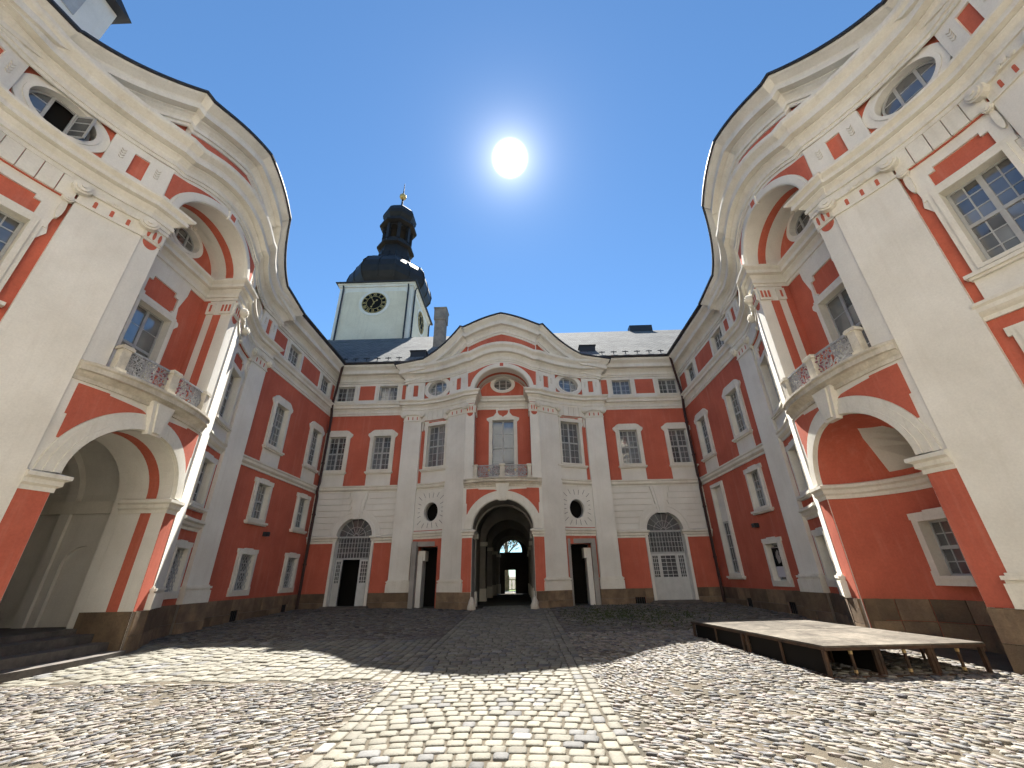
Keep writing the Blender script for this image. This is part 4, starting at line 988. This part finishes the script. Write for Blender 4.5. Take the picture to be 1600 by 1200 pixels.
tower_face(0); tower_face(PI/2)
m = MB(); h = TZ1-TZ0
m.box(-hx-.18,hx+.18,-hx-.18,hx+.18,h,h+.12); m.box(-hx-.1,hx+.1,-hx-.1,hx+.1,h-.22,h); m.build('tower_cornice', WHITE, tw)
m = MB(); m.box(-hx-.34,hx+.34,-hx-.34,hx+.34,h+.12,h+.2); m.build('tower_eaves', FLASH, tw)
m = MB(); dz = -TZ0
lathe(m, [(3.3,24.7+dz),(3.3,25.1+dz),(3.52,25.4+dz),(3.80,25.9+dz),(3.88,26.5+dz),(3.72,27.2+dz),(3.3,27.9+dz),(2.65,28.5+dz),(2.1,28.95+dz),(1.78,29.4+dz),(1.68,30.0+dz)], 0, 0); dmo = m.build('onion_dome', DOMEM, tw)
for k in range(8):
    t = PI/8+2*PI*k/8; m = MB(); tube(m, [(r*math.cos(t),r*math.sin(t),z+dz) for r, z in ((3.53,25.4),(3.82,25.9),(3.9,26.5),(3.74,27.2),(3.32,27.9),(2.67,28.5),(2.12,28.95),(1.8,29.4),(1.7,30.0))], .05, 5); m.build('dome_seam', DOMEM, dmo)
    t = 2*PI*(k+.5)/8+PI/8; c_ = math.cos(PI/8); m = MB(); tube(m, [(r*c_*math.cos(t),r*c_*math.sin(t),z+dz) for r, z in ((3.53,25.4),(3.82,25.9),(3.9,26.5),(3.74,27.2),(3.32,27.9),(2.67,28.5),(2.12,28.95),(1.8,29.4),(1.7,30.0))], .03, 5); m.build('dome_seam', DOMEM, dmo)
m = MB(); lathe(m, [(1.65,29.8+dz),(1.48,31.0+dz),(1.82,31.15+dz),(1.82,31.35+dz),(1.45,31.6+dz),(1.42,32.0+dz)], 0, 0); m.build('lantern_base', DOMEM, tw)
for k in range(8):
    t = PI/8+2*PI*k/8; m = MB(); m.box(-.16,.16,-.16,.16,0,2.1); o = link('lantern_post', m.mesh('lantern_post', DOMEM), tw, (1.30*math.cos(t),1.30*math.sin(t),31.9+dz)); o.rotation_euler = (0,0,t)
    t = 2*PI*k/8; m = MB(); slab(m, rect(-.54,.54,1.3,2.2), [arch(0,.42,1.29,1.45,.42,10)], mapF(0), -.1, .05); o = link('lantern_arch', m.mesh('lantern_arch', DOMEM), tw, (1.22*math.cos(t),1.22*math.sin(t),31.9+dz)); o.rotation_euler = (0,0,t+PI/2)
m = MB(); m.box(-.12,.12,-.12,.12,31.9+dz,34+dz); m.build('lantern_core', DOMEM, tw)
m = MB(); lathe(m, [(1.4,33.85+dz),(1.86,34.0+dz),(1.86,34.2+dz),(1.45,34.5+dz),(1.42,34.8+dz),(1.66,35.2+dz),(1.72,35.6+dz),(1.55,36.1+dz),(1.2,36.55+dz),(.7,36.85+dz),(.45,37.1+dz),(.5,37.2+dz),(.3,37.3+dz)], 0, 0); m.build('lantern_dome', DOMEM, tw)
m = MB(); lathe(m, [(.28,37.2+dz),(.12,37.6+dz),(.08,38.9+dz),(.03,41.0+dz)], 0, 0, 8); m.build('spire', FLASH, tw)
m = MB(); lathe(m, [(.02,38.6+dz),(.22,38.68+dz),(.36,38.9+dz),(.36,39.1+dz),(.22,39.32+dz),(.02,39.4+dz)], 0, 0, 14); m.build('gilt_ball', GOLD, tw, True)

# ------------------------------------------------------------------ ground
ys = [-60,-5,0,5,10,15,20.4,30,42,60,150,600,1500]; xs = [-1500,-300,-60,-20,-10,-5,0,5,10,20,60,300,1500]
m = MB(); m.add([(x,y,gz(y)-.006) for y in ys for x in xs], [(j*len(xs)+i,j*len(xs)+i+1,(j+1)*len(xs)+i+1,(j+1)*len(xs)+i) for j in range(len(ys)-1) for i in range(len(xs)-1)])
gr = tag(m.build('courtyard_ground', EARTH), 'earth bedding of the cobbled courtyard', kind='structure')

def outside(x, y):
    """true where walls stand"""
    if x < LEFT_X+.02 or x > RIGHT_X-.02: return True
    for (c, lim, s) in ((CL,LEFT_X,1),(CR,RIGHT_X,-1)):
        u = abs(y-c); d = (x-lim)*s
        if u < 5.3:
            dd = cd(u) if u < US else (qd(u) if u < 4.25 else .4)
            if s > 0 and u < 1.3: dd = 1.6
            if d < dd-.03: return True
    u = abs(x-CX)
    if y > BACK_Y-.03: return True
    if u < 5.3:
        d = BACK_Y-y; dd = (cd(u) if u < US else (qd(u) if u < 4.25 else .4))
        if u < 1.36: return False
        if d < dd-.03: return True
    return False
PX0, PX1 = -2.05, 1.02
def stone_block_geo(n, lx, ly, h, round_):
    """template: a rounded stone as rings; returns arrays"""
    V = []; k = 8
    for (s, z) in ((1.0,-.8),(1.0,.45),(.86,.9)):
        for i in range(k):
            t = 2*PI*(i+.5)/k; c, s_ = math.cos(t), math.sin(t)
            p = (abs(c)**round_*math.copysign(1,c), abs(s_)**round_*math.copysign(1,s_)); V.append((p[0]*s,p[1]*s,z))
    V.append((0,0,1.0)); F = []
    for r in range(2): F += [(r*k+i,r*k+(i+1) % k,(r+1)*k+(i+1) % k,(r+1)*k+i) for i in range(k)]
    F += [(2*k+i,2*k+(i+1) % k,3*k) for i in range(k)]
    return np.array(V), F
TS, FS_ = stone_block_geo(0,1,1,1,.24); TP, FP_ = stone_block_geo(0,1,1,1,.80)
def scatter(items, T_, F_, name, m, rnd, near_n):
    """items: rows of x, y, z, half-length, half-width, height, angle, r, g, b; the nearest become single stones, the rest one mass"""
    items = np.array(items); dist = np.hypot(items[:,0], items[:,1])
    vis = np.abs(items[:,0]) < 1.32*items[:,1]+.1
    size = items[:,3]*items[:,4]/dist**2*vis
    order = np.argsort(-size); near = order[:near_n]; far = order[near_n:]
    for idx in near:
        x,y,z,a,b,h,an,r,g,bl = items[idx]
        jit = 1+rnd*(rng.random((len(T_),3))-.5)*np.array([1,1,.5]); V = T_*jit*np.array([a,b,h])
        me = bpy.data.meshes.new(name); me.from_pydata(V.tolist(), [], F_); me.materials.append(m)
        ca = me.color_attributes.new('col','FLOAT_COLOR','POINT'); ca.data.foreach_set('color', [r,g,bl,1]*len(T_)); me.shade_smooth()
        o = link(name, me, gr, (x,y,z)); o.rotation_euler = (0,0,an)
    n = len(far); it = items[far]; k = len(T_)
    jit = 1+rnd*(rng.random((n,k,3))-.5)*np.array([1,1,.5]); V = T_[None]*jit*np.stack([it[:,3],it[:,4],it[:,5]],1)[:,None,:]
    c, s = np.cos(it[:,6])[:,None], np.sin(it[:,6])[:,None]
    X = V[:,:,0]*c-V[:,:,1]*s+it[:,0][:,None]; Y = V[:,:,0]*s+V[:,:,1]*c+it[:,1][:,None]; Z = V[:,:,2]+it[:,2][:,None]
    co = np.stack([X,Y,Z],2).reshape(-1,3)
    lens = np.array([len(f) for f in F_]); loops = np.concatenate([np.array(f) for f in F_])
    allloops = (loops[None]+np.arange(n)[:,None]*k).ravel(); tot = np.tile(lens,n); st_ = np.concatenate([[0],np.cumsum(tot)[:-1]])
    me = bpy.data.meshes.new(name+'_paving'); me.vertices.add(len(co)); me.vertices.foreach_set('co', co.ravel().astype(np.float32))
    me.loops.add(len(allloops)); me.loops.foreach_set('vertex_index', allloops.astype(np.int32)); me.polygons.add(len(tot)); me.polygons.foreach_set('loop_start', st_.astype(np.int32)); me.polygons.foreach_set('loop_total', tot.astype(np.int32))
    me.update(calc_edges=True); me.materials.append(m)
    cc = np.repeat(np.concatenate([it[:,7:10],np.ones((n,1))],1),k,0); ca = me.color_attributes.new('col','FLOAT_COLOR','POINT'); ca.data.foreach_set('color', cc.ravel().astype(np.float32)); me.shade_smooth()
    o = link(name+'_paving', me, gr); o['kind'] = 'stuff'; o['label'] = 'small %ss farther off' % name
    return o
setts = []
def scol():
    b = random.gauss(.132,.02); t = random.random()
    if t < .025: return (b*1.28,b*1.25,b*1.15)
    if t < .14: return (b*.78,b*.78,b*.76)
    return (b*1.06,b*1.0,b*.79)
def srow(x0, x1, y, wd, dp, along=False):
    x = x0
    while x < x1-.05:
        l = min(wd*random.uniform(.78,1.25), x1-x)
        if x1-(x+l) < .07: l = x1-x
        cxx = x+l/2; yy = y+random.gauss(0,.006)
        if not outside(cxx,yy): setts.append((cxx,yy,gz(yy)-.012+random.gauss(0,.004),l/2-.011,dp/2-.010,.030,random.gauss(0,.03),*scol()))
        x += l
PC = (PX0+PX1)/2
y = 3.0
while y < 41:
    dp = .172*random.uniform(.9,1.1); x = PX0+.30+random.uniform(-.06,.02)
    while x < PX1-.36:
        l = .192*random.uniform(.78,1.25); l = min(l, PX1-.30-x)
        if PX1-.30-(x+l) < .07: l = PX1-.30-x
        cxx = x+l/2; bow = -.20*((cxx-PC)/1.5)**2; tilt = math.atan(-.40*(cxx-PC)/2.25); yy = y+dp/2+bow+random.gauss(0,.007)
        if not outside(cxx,yy): setts.append((cxx,yy,gz(yy)-.012+random.gauss(0,.004),l/2-.009,dp/2-.008,.023,tilt+random.gauss(0,.03),*scol()))
        x += l
    y += dp
for x0 in (PX0-.02,PX0+.14,PX1-.30,PX1-.14):
    y = 3.0
    while y < 19.2:
        l = .24*random.uniform(.75,1.3)
        if not outside(x0+.08,y+l/2): setts.append((x0+.08+random.gauss(0,.006),y+l/2,gz(y)-.012+random.gauss(0,.003),.071,l/2-.009,.023,random.gauss(0,.03),*scol()))
        y += l
# band of setts that branches off to the left portal: its courses run lengthways
x = PX0-.04
while x > -9.6:
    cw = .185*random.uniform(.88,1.12); y = 7.6+random.uniform(0,.25)
    while y < 11.4-.16*math.sin((x+2)*.4):
        l = .27*random.uniform(.7,1.3); a = .06*math.sin(y*1.7+x)
        if not outside(x-cw/2+a,y+l/2): setts.append((x-cw/2+a*.4,y+l/2,gz(y)-.012+random.gauss(0,.005),cw/2-.008,l/2-.009,.023,random.gauss(0,.04),*scol()))
        y += l
    x -= cw
scatter(setts, TS, FS_, 'sett', SETT, .14, 300)
peb = []
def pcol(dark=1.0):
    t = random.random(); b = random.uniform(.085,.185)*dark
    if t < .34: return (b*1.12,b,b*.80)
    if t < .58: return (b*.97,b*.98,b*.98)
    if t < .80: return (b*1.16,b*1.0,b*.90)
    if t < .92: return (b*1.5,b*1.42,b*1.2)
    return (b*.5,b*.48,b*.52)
def fill(x0, x1, y0, y1, sx, sy, ang, dark=1.0):
    y = y0; r = 0
    while y < y1:
        x = x0+(r % 2)*sx*.5
        while x < x1:
            px, py = x+random.gauss(0,sx*.25), y+random.gauss(0,sy*.28)
            bare = math.sin(px*1.7+.6*py)+math.sin(py*2.3-px*.8)+.6*math.sin(px*4.1+py*3.3)
            ok = not (PX0-.03 < px < PX1+.03) and not outside(px,py) and not (px < PX0 and 7.6 < py < 11.45) and (abs(px) < 1.4*py+.6) and random.random() > (.55 if bare > 1.5 else .06)
            if ok:
                f = random.uniform(.6,1.3); a = ang(px,py)+random.gauss(0,.25); g = 1.0
                if random.random() < .035: g = random.uniform(1.4,1.9)
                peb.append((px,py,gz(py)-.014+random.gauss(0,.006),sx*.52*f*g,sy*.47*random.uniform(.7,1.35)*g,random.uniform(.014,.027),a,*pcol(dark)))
            x += sx*random.uniform(.9,1.1)
        y += sy*.97; r += 1
fill(-9.9,PX0,2.9,7.6,.108,.046,lambda x,y: .75+.30*math.sin(x*1.1+y*1.3))
fill(PX1,8.7,2.9,12.4,.108,.046,lambda x,y: -.75+.32*math.sin(x*1.1-y*1.2))
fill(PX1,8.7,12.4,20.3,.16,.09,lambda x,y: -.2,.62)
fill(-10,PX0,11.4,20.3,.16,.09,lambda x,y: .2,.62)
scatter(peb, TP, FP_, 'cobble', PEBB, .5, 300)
# moss between the stones in the shade on the right
ms = MB(); rm = random.Random(5)
for k in range(2600):
    x, y = rm.gauss(3.6,1.3), rm.gauss(16.2,1.6)
    if outside(x,y) or x < 1.2: continue
    z = gz(y); h = rm.uniform(.02,.05); a = rm.uniform(0,2*PI); r = rm.uniform(.02,.05)
    ms.add([(x+r*math.cos(a),y+r*math.sin(a),z-.01),(x-r*math.cos(a),y-r*math.sin(a),z-.01),(x+.02*math.sin(a),y+.02*math.cos(a),z+h)],[(0,1,2)])
tag(ms.build('moss', MOSS), 'thin green moss growing between cobbles in the shade', 'moss', kind='stuff')

# ------------------------------------------------------------------ stage platform
SA = Vector((4.52,7.42)); SB = Vector((7.04,7.55)); SC = Vector((3.98,11.45))
ex = (SB-SA).normalized(); ey = (SC-SA).normalized(); SW = (SB-SA).length; SL = (SC-SA).length
stg = tag(empty('stage_platform', (SA.x,SA.y,.14)), 'low wooden stage platform with weathered boards on dark open legs', 'stage')
TOPZ = .42
def sxy(a, b): p = ex*a+ey*b; return (p.x,p.y)
def sbox(mb, a0, a1, b0, b1, z0, z1):
    c = [sxy(a0,b0),sxy(a1,b0),sxy(a1,b1),sxy(a0,b1)]
    mb.add([(*p,z0) for p in c]+[(*p,z1) for p in c], [(0,3,2,1),(4,5,6,7),(0,1,5,4),(1,2,6,5),(2,3,7,6),(3,0,4,7)])
for i in range(3):
    for j_ in range(2):
        a0, a1 = SW*i/3+.004, SW*(i+1)/3-.004; b0, b1 = SL*j_/2+.004, SL*(j_+1)/2-.004
        m = MB(); sbox(m, a0, a1, b0, b1, TOPZ-.022, TOPZ+random.uniform(0,.004)); m.build('deck_board', STAGEW, stg)
        m = MB()
        for q in ((a0,a1,b0,b0+.04),(a0,a1,b1-.04,b1),(a0,a0+.04,b0+.04,b1-.04),(a1-.04,a1,b0+.04,b1-.04)):
            sbox(m, *q, TOPZ-.062, TOPZ-.023)
            sbox(m, *q, .0 if j_ == 0 else .06, .03 if j_ == 0 else .09)
        m.build('frame_rail', STAGEL, stg)
        if i < 2:
            m = MB(); sbox(m, a0+.055, a0+.068, b0+.10, b1-.10, .03, TOPZ-.07); m.build('shade_panel', BLACK, stg)  # black sheets added to stand for the deep shade under the deck
        for a in (a0,a1-.05):
            for b in (b0+.042,b1-.092):
                m = MB(); sbox(m, a+.002, a+.048, b, b+.05, -.04, TOPZ-.064); m.build('leg', STAGEL, stg)
        for a, b in (((a0+a1)/2,b0+.05),(a0+.01,(b0+b1)/2),(a1-.04,(b0+b1)/2)):
            m = MB(); sbox(m, a, a+.03, b, b+.03, .0, TOPZ-.064); br = m.build('brace', STAGEL, stg)
            if b < .2:
                m = MB(); sbox(m, a-.002, a+.032, b-.003, b+.033, .30, .345); m.build('wood_tag', TAPE, stg)
                m = MB(); sbox(m, a-.002, a+.032, b-.003, b+.033, .06, .10); m.build('wood_tag', TAPE, stg)

# ------------------------------------------------------------------ guard stones at the passage
for s, lab in ((-1,'rounded grey guard stone at the left foot of the passage arch'),(1,'rounded grey guard stone at the right foot of the passage arch')):
    m = MB(); rg = random.Random(4+s)
    for i in range(7):
        z = .5*i/6; r = (.17,.175,.165,.15,.125,.085,.02)[i]
        m.v += [(r*rg.uniform(.88,1.1)*math.cos(2*PI*k/12),r*rg.uniform(.88,1.1)*math.sin(2*PI*k/12),z) for k in range(12)]
    m.f = [(i*12+k,i*12+(k+1) % 12,(i+1)*12+(k+1) % 12,(i+1)*12+k) for i in range(6) for k in range(12)]
    o = m.build('guard_stone', BALC, None, True); o.location = (CX+s*1.28,BACK_Y-1.62,gz(18.7)-.03); tag(o, lab, 'stone', 'guard stones at the passage')

# ------------------------------------------------------------------ garden seen through the gate
def plate(name, x0, x1, y0, y1, z, mm): return MB().add([(x0,y0,z),(x1,y0,z),(x1,y1,z),(x0,y1,z)],[(0,1,2,3)]).build(name, mm)
PAVE = mat('light_paving', (.42,.38,.30), .9, (.34,.3,.24), 2)
tag(plate('forecourt_path', -25, 20, 41.6, 46.5, .215, PAVE), kind='structure')
tag(plate('lawn', -60, 60, 46.5, 51, .22, GRASS), kind='structure')
bal = tag(empty('balustrade', (CX-.3,51.0,.2)), 'stone balustrade beyond the lawn, seen through the wicket', 'balustrade')
m = MB(); m.box(-6,6,-.15,.15,0,.15); m.build('base_rail', BALC, bal); m = MB(); m.box(-6,6,-.15,.15,1.0,1.15); m.build('top_rail', BALC, bal)
MC['bal'] = lathe(MB(), [(.08,.15),(.06,.25),(.11,.45),(.05,.75),(.05,.9),(.08,1.0)], 0, 0, 8).mesh('baluster', BALC)
for k in range(30): link('baluster', MC['bal'], bal, (-5.8+.4*k,0,0))
tr = tag(empty('tree', (CX-1.05,49.6,.2)), 'tree trunk standing on the lawn behind the wicket', 'tree')
m = MB(); pts = [(0,0,0),(.03,0,1.5),(-.02,.05,3),(.05,0,4.5),(.0,.1,6.5)]
for i in range(4):
    tube(m, pts[i:i+2], .30-.05*i, 10)
for a in range(5): tube(m, [(0,0,3.5+.5*a),(1.2*math.cos(a*2.1),1.2*math.sin(a*2.1),4.8+.5*a),(2.0*math.cos(a*2.1),2.0*math.sin(a*2.1),5.6+.5*a)], .08, 6)
m.build('trunk', BARK, tr)
m = MB(); rt_ = random.Random(9)
for k in range(2600):
    t = rt_.uniform(0,2*PI); ph = math.acos(rt_.uniform(-1,1)); r = 2.9*rt_.random()**.4; x,y,z = r*math.sin(ph)*math.cos(t), r*math.sin(ph)*math.sin(t), 6.8+.85*r*math.cos(ph)
    a = Vector((rt_.gauss(0,1),rt_.gauss(0,1),rt_.gauss(0,1))).normalized()*.13; b = Vector((rt_.gauss(0,1),rt_.gauss(0,1),rt_.gauss(0,1))).normalized()*.1; c = Vector((x,y,z))
    m.add([c-a,c+b,c+a,c-b],[(0,1,2,3)])
m.build('crown', LEAF, tr)
